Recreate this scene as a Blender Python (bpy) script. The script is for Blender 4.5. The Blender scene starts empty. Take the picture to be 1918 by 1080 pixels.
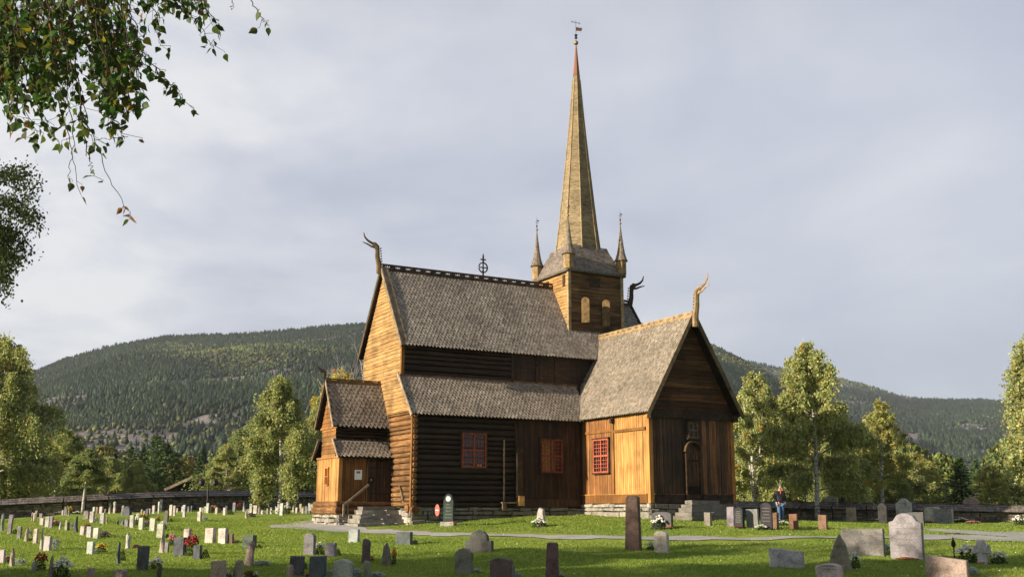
import bpy, math, random
import numpy as np
from mathutils import Vector, Matrix
random.seed(7); RNG = np.random.default_rng(7)
rad = math.radians
scene = bpy.context.scene

# ------------------------------------------------------------------ camera
EYE = 1.6; FPX = 1971.4; PITCH = .2058; ROLL = .002
cam_d = bpy.data.cameras.new('camera'); cam = bpy.data.objects.new('camera', cam_d)
scene.collection.objects.link(cam)
cam_d.sensor_width = 36; cam_d.lens = 36 * FPX / 1918; cam_d.clip_start = .1; cam_d.clip_end = 20000
cam.matrix_world = Matrix.Translation((0, 0, EYE)) @ Matrix.Rotation(math.pi / 2 + PITCH, 4, 'X') @ Matrix.Rotation(ROLL, 4, 'Z')
scene.camera = cam
scene.view_settings.view_transform = 'Standard'; scene.view_settings.look = 'None'
scene.view_settings.gamma = 1; scene.view_settings.exposure = 1.0
SUN_EL = 16.5
SV = Vector((.885, .466, 0)).normalized()          # horizontal way the shadows fall

# ------------------------------------------------------------------ world
w = bpy.data.worlds.new('World'); scene.world = w; w.use_nodes = True
nt = w.node_tree; nt.nodes.clear(); N = nt.nodes.new; Lk = nt.links.new
sky = N('ShaderNodeTexSky'); sky.sky_type = 'NISHITA'; sky.sun_disc = False
sky.sun_elevation = rad(SUN_EL); sky.sun_rotation = math.atan2(-SV.x, -SV.y)
tc = N('ShaderNodeTexCoord'); sep = N('ShaderNodeSeparateXYZ'); Lk(tc.outputs['Generated'], sep.inputs[0])
def wm(op, a, b=None, c=None, cl=False):
    m = N('ShaderNodeMath'); m.operation = op; m.use_clamp = cl
    for i, v in enumerate((a, b, c)):
        if v is None: continue
        if isinstance(v, (int, float)): m.inputs[i].default_value = v
        else: Lk(v, m.inputs[i])
    return m.outputs[0]
X, Y, Z = sep.outputs
den = wm('ADD', wm('MAXIMUM', Z, 0.0), .22)
cmb = N('ShaderNodeCombineXYZ'); Lk(wm('DIVIDE', X, den), cmb.inputs[0]); Lk(wm('DIVIDE', Y, den), cmb.inputs[1]); Lk(wm('MULTIPLY', Z, 1.5), cmb.inputs[2])
n1 = N('ShaderNodeTexNoise'); n1.inputs['Scale'].default_value = 1.7; n1.inputs['Detail'].default_value = 9; n1.inputs['Roughness'].default_value = .56; n1.inputs['Distortion'].default_value = .3
Lk(cmb.outputs[0], n1.inputs['Vector'])
n2 = N('ShaderNodeTexNoise'); n2.inputs['Scale'].default_value = .55; n2.inputs['Detail'].default_value = 3
Lk(cmb.outputs[0], n2.inputs['Vector'])
# brighter towards the sun side (left), greyer and bluer to the right
side = wm('MULTIPLY_ADD', X, -.50, .47)
lowb = wm('MULTIPLY', wm('SUBTRACT', .45, Z), .25)
v = wm('ADD', wm('ADD', wm('MULTIPLY', wm('MULTIPLY_ADD', n1.outputs[0], 2.4, -1.2), wm('MINIMUM', wm('MAXIMUM', wm('MULTIPLY_ADD', X, -1.3, .72), 0.42), 1.5)), wm('MULTIPLY_ADD', n2.outputs[0], 1.6, -.8)), wm('ADD', side, lowb))
cr = N('ShaderNodeValToRGB'); Lk(v, cr.inputs[0]); e = cr.color_ramp.elements
e[0].position = .08; e[0].color = (.245, .262, .325, 1); e[1].position = 1.0; e[1].color = (.52, .52, .53, 1)
q = cr.color_ramp.elements.new(.42); q.color = (.320, .338, .405, 1)
q = cr.color_ramp.elements.new(.70); q.color = (.40, .412, .460, 1)
# sky dimmed overhead and behind, out of view, added to lower the fill
dark = wm('MULTIPLY', wm('MULTIPLY_ADD', Z, -1.15, 1.45, True), wm('MULTIPLY_ADD', Y, .45, .95, True))
dk = wm('MAXIMUM', dark, .80)
sc_ = N('ShaderNodeVectorMath'); sc_.operation = 'SCALE'; Lk(cr.outputs[0], sc_.inputs[0]); Lk(wm('MULTIPLY', dk, 8.3), sc_.inputs['Scale'])
mx = N('ShaderNodeMix'); mx.data_type = 'RGBA'; mx.inputs[0].default_value = .90
Lk(sky.outputs[0], mx.inputs[6]); Lk(sc_.outputs[0], mx.inputs[7])
bg = N('ShaderNodeBackground'); bg.inputs[1].default_value = .1; Lk(mx.outputs[2], bg.inputs[0])
out = N('ShaderNodeOutputWorld'); Lk(bg.outputs[0], out.inputs[0])

sd = bpy.data.lights.new('sun', 'SUN'); sd.energy = 5.0; sd.angle = rad(.6); sd.color = (1, .86, .66)
sun = bpy.data.objects.new('sun', sd); scene.collection.objects.link(sun)
ld = Vector((SV.x * math.cos(rad(SUN_EL)), SV.y * math.cos(rad(SUN_EL)), -math.sin(rad(SUN_EL))))
sun.rotation_euler = ld.to_track_quat('-Z', 'Y').to_euler(); sun.location = (-40, -20, 40)

# ------------------------------------------------------------------ helpers
def ray(px, py):
    a, b = (px - 959) / FPX, (py - 540) / FPX
    c, s = math.cos(-ROLL), math.sin(-ROLL); a, b = a * c - b * s, a * s + b * c
    return a, math.cos(PITCH) + b * math.sin(PITCH), math.sin(PITCH) - b * math.cos(PITCH)
def at(px, py, d):                                 # world point seen at pixel (1918 scale) at forward distance d
    x, y, z = ray(px, py); t = d / y
    return Vector((x * t, d, EYE + z * t))
def tagit(o, label=None, cat=None, group=None, kind=None):
    for k, v_ in (('label', label), ('category', cat), ('group', group), ('kind', kind)):
        if v_: o[k] = v_
    return o
def empty(name, loc, rz=0, **k):
    o = bpy.data.objects.new(name, None); scene.collection.objects.link(o); o.location = loc
    o.rotation_euler = (0, 0, rz); o.empty_display_size = .3
    return tagit(o, **k)
class MB:
    def __init__(s): s.v = []; s.f = []; s.c = []; s.col = (1, 1, 1); s.pieces = []
    def add(s, vs, fs, col=None):
        s.pieces.append((len(s.v), len(s.f))); n = len(s.v); s.v += [tuple(p) for p in vs]; s.f += [tuple(i + n for i in f) for f in fs]
        s.c += [col or s.col] * len(fs)
    def quad(s, a, b, c, d, col=None): s.add([a, b, c, d], [(0, 1, 2, 3)], col)
    def box(s, x0, y0, z0, x1, y1, z1, col=None):
        s.add([(x0, y0, z0), (x1, y0, z0), (x1, y1, z0), (x0, y1, z0), (x0, y0, z1), (x1, y0, z1), (x1, y1, z1), (x0, y1, z1)],
              [(0, 3, 2, 1), (4, 5, 6, 7), (0, 1, 5, 4), (1, 2, 6, 5), (2, 3, 7, 6), (3, 0, 4, 7)], col)
    def rough(s, x0, y0, z0, x1, y1, z1, j, col=None):   # a box with jittered corners
        r = lambda: random.uniform(-j, j)
        s.add([(x0 + r(), y0 + r(), z0 + r()), (x1 + r(), y0 + r(), z0 + r()), (x1 + r(), y1 + r(), z0 + r()), (x0 + r(), y1 + r(), z0 + r()),
               (x0 + r(), y0 + r(), z1 + r()), (x1 + r(), y0 + r(), z1 + r()), (x1 + r(), y1 + r(), z1 + r()), (x0 + r(), y1 + r(), z1 + r())],
              [(0, 3, 2, 1), (4, 5, 6, 7), (0, 1, 5, 4), (1, 2, 6, 5), (2, 3, 7, 6), (3, 0, 4, 7)], col)
    def beam(s, p, q, wd, ht, up=(0, 0, 1), col=None):
        p = Vector(p); q = Vector(q); d = (q - p).normalized(); u = Vector(up)
        sd_ = d.cross(u).normalized(); u = sd_.cross(d).normalized()
        a = sd_ * wd / 2; b = u * ht / 2
        s.add([p - a - b, p + a - b, p + a + b, p - a + b, q - a - b, q + a - b, q + a + b, q - a + b],
              [(0, 1, 2, 3), (7, 6, 5, 4), (0, 4, 5, 1), (1, 5, 6, 2), (2, 6, 7, 3), (3, 7, 4, 0)], col)
    def tube(s, pts, rs, n=8, col=None, flat=1.0):
        pts = [Vector(p) for p in pts]; rings = []
        ref = Vector((0, 0, 1)) if abs((pts[-1] - pts[0]).normalized().z) < .9 else Vector((1, 0, 0))
        base = len(s.v)
        for i, p in enumerate(pts):
            d = (pts[min(i + 1, len(pts) - 1)] - pts[max(i - 1, 0)]).normalized()
            a = d.cross(ref).normalized(); b = a.cross(d).normalized()
            for k in range(n):
                t = 2 * math.pi * k / n
                s.v.append(tuple(p + (a * math.cos(t) * flat + b * math.sin(t)) * rs[i]))
        fs = []
        for i in range(len(pts) - 1):
            for k in range(n):
                k2 = (k + 1) % n
                fs.append((base + i * n + k, base + i * n + k2, base + (i + 1) * n + k2, base + (i + 1) * n + k))
        fs.append(tuple(base + k for k in reversed(range(n)))); fs.append(tuple(base + (len(pts) - 1) * n + k for k in range(n)))
        s.f += fs; s.c += [col or s.col] * len(fs)
    def lathe(s, cx, cy, prof, n=16, rot=0, col=None):
        base = len(s.v)
        for r, z in prof:
            for k in range(n):
                t = 2 * math.pi * k / n + rot; s.v.append((cx + r * math.cos(t), cy + r * math.sin(t), z))
        fs = []
        for i in range(len(prof) - 1):
            for k in range(n):
                k2 = (k + 1) % n; fs.append((base + i * n + k, base + i * n + k2, base + (i + 1) * n + k2, base + (i + 1) * n + k))
        fs.append(tuple(base + k for k in reversed(range(n)))); fs.append(tuple(base + (len(prof) - 1) * n + k for k in range(n)))
        s.f += fs; s.c += [col or s.col] * len(fs)
    def build(s, name, mat, parent=None, loc=None, smooth=False, dz=0):
        me = bpy.data.meshes.new(name)
        me.from_pydata([(a, b, c + dz) for a, b, c in s.v], [], s.f)
        at_ = me.attributes.new('Col', 'FLOAT_COLOR', 'CORNER')
        arr = np.empty((len(me.loops), 4), np.float32); arr[:, 3] = 1
        ls = np.array([len(f) for f in s.f]); arr[:, :3] = np.repeat(np.array(s.c, np.float32).reshape(-1, 3), ls, axis=0)
        at_.data.foreach_set('color', arr.ravel())
        if smooth: me.polygons.foreach_set('use_smooth', [True] * len(me.polygons))
        me.materials.append(mat); me.update()
        o = bpy.data.objects.new(name, me); scene.collection.objects.link(o)
        if parent: o.parent = parent
        if loc is not None: o.location = loc
        return o
def np_mesh(name, V, F, mat, col=None, parent=None, smooth=False):
    """V (n,3), F (m,k) all k-gons, col (m,3) per face"""
    me = bpy.data.meshes.new(name); k = F.shape[1]
    me.vertices.add(len(V)); me.vertices.foreach_set('co', np.asarray(V, np.float32).ravel())
    me.loops.add(F.size); me.loops.foreach_set('vertex_index', F.ravel().astype(np.int32))
    me.polygons.add(len(F)); me.polygons.foreach_set('loop_start', np.arange(0, F.size, k, dtype=np.int32))
    me.polygons.foreach_set('loop_total', np.full(len(F), k, np.int32))
    if smooth: me.polygons.foreach_set('use_smooth', np.ones(len(F), bool))
    me.update(calc_edges=True)
    if col is not None:
        a = me.attributes.new('Col', 'FLOAT_COLOR', 'CORNER'); arr = np.ones((F.size, 4), np.float32)
        arr[:, :3] = np.repeat(col, k, axis=0); a.data.foreach_set('color', arr.ravel())
    me.materials.append(mat)
    o = bpy.data.objects.new(name, me); scene.collection.objects.link(o)
    if parent: o.parent = parent
    return o

# ------------------------------------------------------------------ materials
def newmat(name):
    m = bpy.data.materials.new(name); m.use_nodes = True; t = m.node_tree; t.nodes.clear()
    o = t.nodes.new('ShaderNodeOutputMaterial'); b = t.nodes.new('ShaderNodeBsdfPrincipled'); t.links.new(b.outputs[0], o.inputs[0])
    b.inputs['Specular IOR Level'].default_value = .25
    return m, t, b, o
def nd(t, ty, **k):
    n = t.nodes.new(ty)
    for a, v_ in k.items():
        if a in n.inputs: n.inputs[a].default_value = v_
        else: setattr(n, a, v_)
    return n
def noise(t, scale, detail=4, vec=None, rough=.55):
    n = nd(t, 'ShaderNodeTexNoise'); n.inputs['Scale'].default_value = scale; n.inputs['Detail'].default_value = detail; n.inputs['Roughness'].default_value = rough
    if vec is not None: t.links.new(vec, n.inputs['Vector'])
    return n.outputs[0]
def ramp(t, fac, stops):
    r = nd(t, 'ShaderNodeValToRGB'); t.links.new(fac, r.inputs[0]); el = r.color_ramp.elements
    while len(el) < len(stops): el.new(.5)
    for e_, (p, c) in zip(el, stops): e_.position = p; e_.color = (*c, 1) if len(c) == 3 else c
    return r.outputs[0]
def mixc(t, a, b, fac, mode='MIX'):
    m = nd(t, 'ShaderNodeMix', data_type='RGBA', blend_type=mode)
    for i, v_ in ((0, fac), (6, a), (7, b)):
        if isinstance(v_, (int, float)): m.inputs[i].default_value = v_
        elif isinstance(v_, tuple): m.inputs[i].default_value = (*v_, 1)
        else: t.links.new(v_, m.inputs[i])
    return m.outputs[2]
def coords(t, scale):
    c = nd(t, 'ShaderNodeTexCoord'); m = nd(t, 'ShaderNodeMapping'); m.inputs['Scale'].default_value = scale
    t.links.new(c.outputs['Object'], m.inputs[0]); return m.outputs[0]
def bump(t, b, h, dist, strength=1):
    n = nd(t, 'ShaderNodeBump'); n.inputs['Distance'].default_value = dist; n.inputs['Strength'].default_value = strength
    t.links.new(h, n.inputs['Height']); t.links.new(n.outputs[0], b.inputs['Normal'])
def colattr(t): return nd(t, 'ShaderNodeAttribute', attribute_name='Col').outputs['Color']
def wood(name, c1, c2, c3, grain, rough=.8, spec=.2, stain=.5):
    """c1 dark grain, c2 main, c3 bleached; grain = stretch of the object coordinates"""
    m, t, b, o = newmat(name)
    g = noise(t, 1, 5, coords(t, grain), .6)
    big = noise(t, .9, 5, coords(t, (1, 1, 1)), .6)
    gr = ramp(t, g, [(.30, c1), (.52, c2), (.75, c3)])
    bl = ramp(t, big, [(.36, (1 - stain,) * 3), (.58, (1, 1, 1))])
    fine = noise(t, 4.3, 4, coords(t, tuple(a * .35 for a in grain)), .6)
    sp = ramp(t, fine, [(.30, (.45, .42, .40)), (.46, (1, 1, 1))])
    c = mixc(t, gr, colattr(t), 1.0, 'MULTIPLY'); c = mixc(t, c, bl, 1.0, 'MULTIPLY'); c = mixc(t, c, sp, .8, 'MULTIPLY')
    t.links.new(c, b.inputs['Base Color']); b.inputs['Roughness'].default_value = rough; b.inputs['Specular IOR Level'].default_value = spec
    bump(t, b, g, .012, .9); return m
GH_S = (1.2, 26, 26); GH_W = (26, 1.2, 26); GV = (24, 24, .9)
M = {}
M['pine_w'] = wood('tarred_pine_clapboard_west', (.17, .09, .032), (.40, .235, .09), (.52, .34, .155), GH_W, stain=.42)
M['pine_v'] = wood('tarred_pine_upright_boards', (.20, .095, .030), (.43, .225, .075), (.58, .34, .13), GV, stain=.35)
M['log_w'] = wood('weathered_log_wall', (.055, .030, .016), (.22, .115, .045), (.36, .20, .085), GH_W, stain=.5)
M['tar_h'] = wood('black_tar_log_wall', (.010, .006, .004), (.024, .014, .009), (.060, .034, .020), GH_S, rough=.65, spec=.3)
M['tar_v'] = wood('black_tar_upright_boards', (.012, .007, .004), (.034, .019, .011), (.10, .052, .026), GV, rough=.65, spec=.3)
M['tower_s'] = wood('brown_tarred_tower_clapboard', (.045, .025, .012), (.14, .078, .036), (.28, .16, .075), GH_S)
M['trim'] = wood('pale_weathered_trim', (.13, .10, .07), (.28, .22, .15), (.38, .31, .22), (4, 4, 4), stain=.3)
M['trimgold'] = wood('golden_trim', (.17, .12, .065), (.34, .25, .13), (.45, .35, .2), (5, 5, 5), stain=.3)
M['trimdark'] = wood('dark_trim', (.02, .013, .009), (.05, .032, .02), (.09, .06, .035), (5, 5, 5), stain=.3)
M['shingle'] = wood('grey_wooden_shingles', (.105, .088, .072), (.20, .174, .145), (.32, .285, .24), (7, 7, 7), stain=.28)
M['spire'] = wood('golden_spire_boards', (.13, .10, .065), (.275, .215, .13), (.37, .305, .20), (4, 4, 16), stain=.3)
M['redpaint'] = wood('red_window_paint', (.22, .050, .028), (.40, .095, .05), (.50, .15, .09), (12, 12, 12), stain=.2)
def plain(name, c, rough=.6, metal=0, spec=.3, sc_n=30, amt=.25):
    m, t, b, o = newmat(name); n = noise(t, sc_n, 3, coords(t, (1, 1, 1)))
    t.links.new(ramp(t, n, [(.3, tuple(x * (1 - amt) for x in c)), (.7, tuple(min(1, x * (1 + amt)) for x in c))]), b.inputs['Base Color'])
    b.inputs['Roughness'].default_value = rough; b.inputs['Metallic'].default_value = metal; b.inputs['Specular IOR Level'].default_value = spec
    return m
M['glass'] = plain('dark_window_glass', (.012, .013, .015), .08, 0, .6)
M['white'] = plain('white_paper', (.75, .76, .78), .7)
M['ironb'] = plain('black_iron', (.02, .02, .022), .5, .6)
M['gilt'] = plain('worn_gilt', (.30, .17, .06), .4, .6)
M['vane'] = plain('orange_vane', (.55, .22, .10), .6)
M['copper'] = plain('reddish_spire_cap', (.20, .085, .05), .6)
M['redsign'] = plain('red_sign', (.62, .13, .09), .5)
def rock(name, lo, hi, use_obj=False, sc_n=3, lichen=True, bscale=.02):
    m, t, b, o = newmat(name); co = coords(t, (1, 1, 1))
    n = noise(t, sc_n, 6, co, .65); n2_ = noise(t, sc_n * 9, 3, co, .7)
    c = ramp(t, n, [(.3, lo), (.7, hi)])
    c = mixc(t, c, ramp(t, n2_, [(.35, (.62, .62, .62)), (.65, (1.15, 1.15, 1.12))]), .9, 'MULTIPLY')
    if use_obj:
        oi = nd(t, 'ShaderNodeObjectInfo'); c = mixc(t, c, oi.outputs['Color'], 1, 'MULTIPLY')
        ad = nd(t, 'ShaderNodeVectorMath', operation='ADD'); t.links.new(co, ad.inputs[0]); t.links.new(oi.outputs['Location'], ad.inputs[1])
        n = noise(t, sc_n, 6, ad.outputs[0], .65)
        c = mixc(t, c, ramp(t, n, [(.34, (.55, .54, .50)), (.52, (1, 1, 1)), (.7, (1.12, 1.1, 1.06))]), 1, 'MULTIPLY')
    else: c = mixc(t, c, colattr(t), 1, 'MULTIPLY')
    if lichen:
        l_ = noise(t, 7, 5, co, .7)
        c = mixc(t, c, (.20, .17, .10), ramp(t, l_, [(.58, (0, 0, 0)), (.68, (.6, .6, .6))]))
    t.links.new(c, b.inputs['Base Color']); b.inputs['Roughness'].default_value = .85
    bump(t, b, n2_, bscale, .7); return m
M['found'] = rock('foundation_stone', (.20, .19, .17), (.46, .44, .40))
M['drystone'] = rock('dry_stone', (.10, .085, .07), (.30, .27, .22))
M['grave'] = rock('gravestone', (.78, .78, .78), (1, 1, 1), True, 4, False, .01)
M['gravelichen'] = rock('gravestone_lichen', (.75, .75, .75), (1, 1, 1), True, 4, True, .02)
M['engrave'] = plain('engraved_lettering', (.17, .17, .165), .9)
M['engravel'] = plain('pale_engraved_lettering', (.16, .155, .145), .8)

def foliage(name, trans=.35, hue=(1, 1, 1)):
    m = bpy.data.materials.new(name); m.use_nodes = True; t = m.node_tree; t.nodes.clear()
    o = t.nodes.new('ShaderNodeOutputMaterial')
    oi = nd(t, 'ShaderNodeObjectInfo'); c = mixc(t, colattr(t), oi.outputs['Color'], 1, 'MULTIPLY')
    d = nd(t, 'ShaderNodeBsdfPrincipled'); d.inputs['Roughness'].default_value = .5; d.inputs['Specular IOR Level'].default_value = .2
    tr = nd(t, 'ShaderNodeBsdfTranslucent'); mxs = nd(t, 'ShaderNodeMixShader'); mxs.inputs[0].default_value = trans
    t.links.new(c, d.inputs['Base Color']); t.links.new(mixc(t, c, (1.18, 1.2, .72), 1, 'MULTIPLY'), tr.inputs['Color'])
    t.links.new(d.outputs[0], mxs.inputs[1]); t.links.new(tr.outputs[0], mxs.inputs[2]); t.links.new(mxs.outputs[0], o.inputs[0])
    return m
M['leaf'] = foliage('leaves', .48); M['needle'] = foliage('needles', .12); M['petal'] = foliage('petals', .3)
def bark():
    m, t, b, o = newmat('birch_bark'); n = noise(t, 1, 5, coords(t, (5, 5, 16)), .7)
    t.links.new(mixc(t, ramp(t, n, [(.42, (.035, .03, .027)), (.5, (.42, .40, .37)), (.8, (.60, .58, .54))]), colattr(t), 1, 'MULTIPLY'), b.inputs['Base Color']); b.inputs['Roughness'].default_value = .8
    return m
M['bark'] = bark(); M['barkdark'] = plain('dark_bark', (.055, .042, .032), .9); M['twig'] = plain('birch_twig', (.05, .032, .025), .8)

# ------------------------------------------------------------------ terrain
GP = [(765, 982, 45.5), (1207, 972, 44.9), (1092, 962, 49.6), (588, 980, 49), (700, 991, 43.5), (1370, 971.5, 47), (1462, 975, 50), (1600, 975, 57),
      (1750, 976, 56), (1990, 980, 54), (-60, 974, 58), (0, 972, 60), (160, 960, 61), (320, 956, 64), (450, 955, 70), (590, 955, 76),
      (1340, 972, 62), (959, 1080, 22), (0, 1080, 22), (1918, 1080, 22), (1700, 1045, 27), (1200, 1034, 29), (1200, 1008, 34.5), (600, 1010, 36),
      (0, 1025, 31), (250, 1005, 38), (1700, 1008, 35), (900, 1003, 37), (450, 975, 52), (250, 975, 50), (1830, 990, 46)]
gx = []; gy = []; gz = []
for px, py, d in GP:
    p = at(px, py, d); gx.append(p.x); gy.append(p.y); gz.append(p.z)
for x, y, z in [(0, 0, 0), (-8, 10, .05), (8, 10, .05), (-40, 5, .1), (-40, 25, .25), (40, 5, 0), (-60, 60, .8), (0, 95, 1.0), (45, 95, .7), (-45, 95, .9), (60, 50, .6), (-30, -20, 0), (30, -20, 0)]:
    gx.append(x); gy.append(y); gz.append(z)
gx, gy, gz = map(np.array, (gx, gy, gz)); n_ = len(gx)
def tps(r2): return np.where(r2 > 1e-9, .5 * r2 * np.log(np.maximum(r2, 1e-9)), 0)
K = tps((gx[:, None] - gx) ** 2 + (gy[:, None] - gy) ** 2) + np.eye(n_) * 12
Pm = np.stack([np.ones(n_), gx, gy], 1)
A_ = np.block([[K, Pm], [Pm.T, np.zeros((3, 3))]]); sol = np.linalg.solve(A_, np.concatenate([gz, np.zeros(3)]))
def ground_np(x, y):
    x = np.asarray(x, float); y = np.asarray(y, float); sh = x.shape; x = x.ravel(); y = y.ravel()
    xc = np.clip(x, -60, 60); yc = np.clip(y, -20, 98)
    r2 = (xc[:, None] - gx) ** 2 + (yc[:, None] - gy) ** 2
    z = tps(r2) @ sol[:n_] + sol[n_] + sol[n_ + 1] * xc + sol[n_ + 2] * yc
    z += .035 * np.sin(x * .9 + 1.3) * np.sin(y * .7) + .02 * np.sin(x * 2.1 + y * 1.3)
    return z.reshape(sh)
def gz_at(x, y): return float(ground_np([x], [y])[0])
def G(px, py):                                     # where the ray through a pixel meets the lawn
    dx, dy, dz = ray(px, py); d = 16.0; prev = None
    while d < 90:
        t = d / dy; h = EYE + dz * t - gz_at(dx * t, d)
        if h < 0:
            lo, hi = d - .5, d
            for _ in range(12):
                mid = (lo + hi) / 2; t = mid / dy
                if EYE + dz * t - gz_at(dx * t, mid) < 0: hi = mid
                else: lo = mid
            t = hi / dy; return Vector((dx * t, hi, gz_at(dx * t, hi)))
        d += .5
    t = 60 / dy; return Vector((dx * t, 60, gz_at(dx * t, 60)))

def grass_mat():
    m, t, b, o = newmat('lawn_grass'); co = coords(t, (1, 1, 1))
    a = noise(t, .35, 5, co, .6); f = noise(t, 6, 5, co, .7); h = noise(t, 60, 3, co, .7)
    c = ramp(t, a, [(.30, (.150, .225, .036)), (.5, (.205, .280, .048)), (.72, (.270, .310, .075))])
    dry = noise(t, .16, 4, co, .6); c = mixc(t, c, (.26, .24, .085), ramp(t, dry, [(.52, (0, 0, 0)), (.70, (.6, .6, .6))])); med = noise(t, 1.6, 4, co, .6); c = mixc(t, c, ramp(t, med, [(.3, (.78, .82, .8)), (.7, (1.18, 1.12, 1.05))]), 1, 'MULTIPLY')
    c = mixc(t, c, ramp(t, f, [(.3, (.70, .74, .7)), (.7, (1.25, 1.2, 1.1))]), .9, 'MULTIPLY')
    c = mixc(t, c, ramp(t, h, [(.3, (.7, .72, .65)), (.7, (1.25, 1.22, 1.15))]), .8, 'MULTIPLY')
    t.links.new(c, b.inputs['Base Color']); b.inputs['Roughness'].default_value = .9; b.inputs['Specular IOR Level'].default_value = .1
    bump(t, b, mixc(t, f, h, .5), .06, .9); return m
M['grass'] = grass_mat()
def axis(parts):
    out_ = [parts[0][0]]
    for a, b_, st in parts:
        n = max(1, int(round((b_ - a) / st))); out_ += list(np.linspace(a, b_, n + 1)[1:])
    return np.array(out_)
ax = axis([(-6000, -600, 900), (-600, -120, 60), (-120, -40, 8), (-40, 40, .5), (40, 120, 8), (120, 600, 60), (600, 6000, 900)])
ay = axis([(-3000, -300, 900), (-300, -30, 40), (-30, 14, 4), (14, 70, .5), (70, 130, 5), (130, 700, 60), (700, 7000, 900)])
XX, YY = np.meshgrid(ax, ay); ZZ = ground_np(XX, YY)
nx, ny = len(ax), len(ay)
ii = (np.arange(ny - 1)[:, None] * nx + np.arange(nx - 1)).ravel()
np_mesh('ground', np.stack([XX.ravel(), YY.ravel(), ZZ.ravel()], 1), np.stack([ii, ii + 1, ii + 1 + nx, ii + nx], 1), M['grass'], smooth=True)['kind'] = 'structure'

# gravel paths draped over the lawn
def path_mat():
    m, t, b, o = newmat('gravel_path'); co = coords(t, (1, 1, 1)); f = noise(t, 40, 4, co, .8); a = noise(t, 1.2, 4, co)
    c = mixc(t, ramp(t, a, [(.3, (.27, .265, .25)), (.7, (.38, .37, .345))]), ramp(t, f, [(.3, (.7, .7, .7)), (.7, (1.2, 1.2, 1.2))]), 1, 'MULTIPLY')
    t.links.new(c, b.inputs['Base Color']); b.inputs['Roughness'].default_value = .95; bump(t, b, f, .02, .6); return m
M['path'] = path_mat()
def drape(name, left, right, lift):
    V = []; F = []; n = 90; mcols = 7
    def samp(pl, t):
        t *= len(pl) - 1; i = min(int(t), len(pl) - 2); f = t - i; return pl[i].lerp(pl[i + 1], f)
    for i in range(n):
        a = samp(left, i / (n - 1)); b_ = samp(right, i / (n - 1))
        w1 = .12 * math.sin(i * .9) + .08 * math.sin(i * 2.3)
        for k in range(mcols):
            f = k / (mcols - 1); x = a.x + (b_.x - a.x) * f; y = a.y + (b_.y - a.y) * f
            if k in (0, mcols - 1): x += w1 * .5; y += w1
            V.append((x, y, gz_at(x, y) + lift))
    for i in range(n - 1):
        for k in range(mcols - 1):
            q_ = i * mcols + k; F.append((q_, q_ + 1, q_ + mcols + 1, q_ + mcols))
    o = np_mesh(name, np.array(V), np.array(F), M['path'], smooth=True); o['kind'] = 'structure'; return o
drape('path', [G(*p) for p in ((505, 983), (590, 974), (690, 990.5), (760, 994), (850, 998), (1000, 1002), (1200, 1005), (1450, 1005), (1640, 1004), (1790, 1002), (1990, 1004))],
      [G(*p) for p in ((508, 989), (600, 994), (680, 998), (760, 1001), (850, 1004), (1000, 1007), (1200, 1010.5), (1450, 1010.5), (1640, 1009), (1790, 1009), (1990, 1018))], .022)
drape('path', [G(*p) for p in ((1728, 990), (1800, 993), (1900, 996.5), (2000, 1000))], [G(*p) for p in ((1735, 992), (1775, 999), (1850, 1003), (2000, 1010))], .034)

# ------------------------------------------------------------------ hills
az = lambda px: (px - 959) / FPX / math.cos(PITCH)
def skyline(pts):
    A = []; T = []
    for px, py in pts:
        x, y, z = ray(px, py); A.append(math.atan2(x, y)); T.append(z / math.hypot(x, y))
    return np.array(A), np.array(T)
near_s = skyline([(-2200, 920), (-800, 880), (-300, 800), (0, 728), (65, 697), (120, 674), (210, 648), (300, 632), (345, 628), (450, 626), (560, 617), (680, 606), (900, 598), (1190, 610), (1270, 624), (1340, 650), (1430, 693), (1500, 745), (1600, 820), (1760, 885), (1960, 925), (2600, 940)])
far_s = skyline([(900, 700), (1200, 660), (1340, 662), (1450, 689), (1580, 711), (1700, 744), (1760, 748), (1880, 753), (1990, 755), (2400, 740), (3200, 790), (4200, 900)])
def hill_mat(name, greens):
    m, t, b, o = newmat(name); co = coords(t, (1, 1, 1))
    a = noise(t, .006, 6, co, .6); f = noise(t, .05, 6, co, .7); r = noise(t, .0075, 7, co, .65)
    c = ramp(t, a, [(.35, greens[0]), (.5, greens[1]), (.66, greens[2])])
    c = mixc(t, c, ramp(t, f, [(.3, (.6, .6, .6)), (.7, (1.35, 1.3, 1.3))]), 1, 'MULTIPLY')
    c = mixc(t, colattr(t), ramp(t, f, [(.3, (.55, .55, .55)), (.7, (1.5, 1.45, 1.4))]), 1, 'MULTIPLY')
    t.links.new(c, b.inputs['Base Color']); b.inputs['Roughness'].default_value = 1; b.inputs['Specular IOR Level'].default_value = 0
    bump(t, b, f, 8, .9); return m
M['hill'] = hill_mat('hill_heath', [(.020, .030, .014), (.032, .045, .018), (.055, .062, .026)])
def vnoise(x, y, seed=0):
    s = 0; amp = 1
    r = np.random.default_rng(seed)
    for k in range(6):
        a1, a2, p1, p2 = r.uniform(.5, 1.5, 4); th = r.uniform(0, math.pi)
        u = x * math.cos(th) + y * math.sin(th); v_ = -x * math.sin(th) + y * math.cos(th)
        s = s + amp * np.sin(u * a1 * 2 ** k + p1 * 9 + 1.7 * np.sin(v_ * a2 * 2 ** k * .7)) * np.cos(v_ * a2 * 2 ** k + p2 * 7); amp *= .55
    return s
def bare_f(x, y, seed): return vnoise((x * .8 + y * .5) / 120, (y - x * .4) / 60, seed + 40) + .45 * vnoise(x / 28, y / 28, seed + 41)
def rockcol(Xh, Yh, i_, seed):
    b_ = bare_f(Xh.ravel()[i_], Yh.ravel()[i_], seed); k = np.clip((b_ + .1) * 1.6, 0, 1)[:, None]
    return ((1 - k) * np.array((.032, .044, .018)) + k * np.array((.185, .170, .175))).astype(np.float32)
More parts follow.
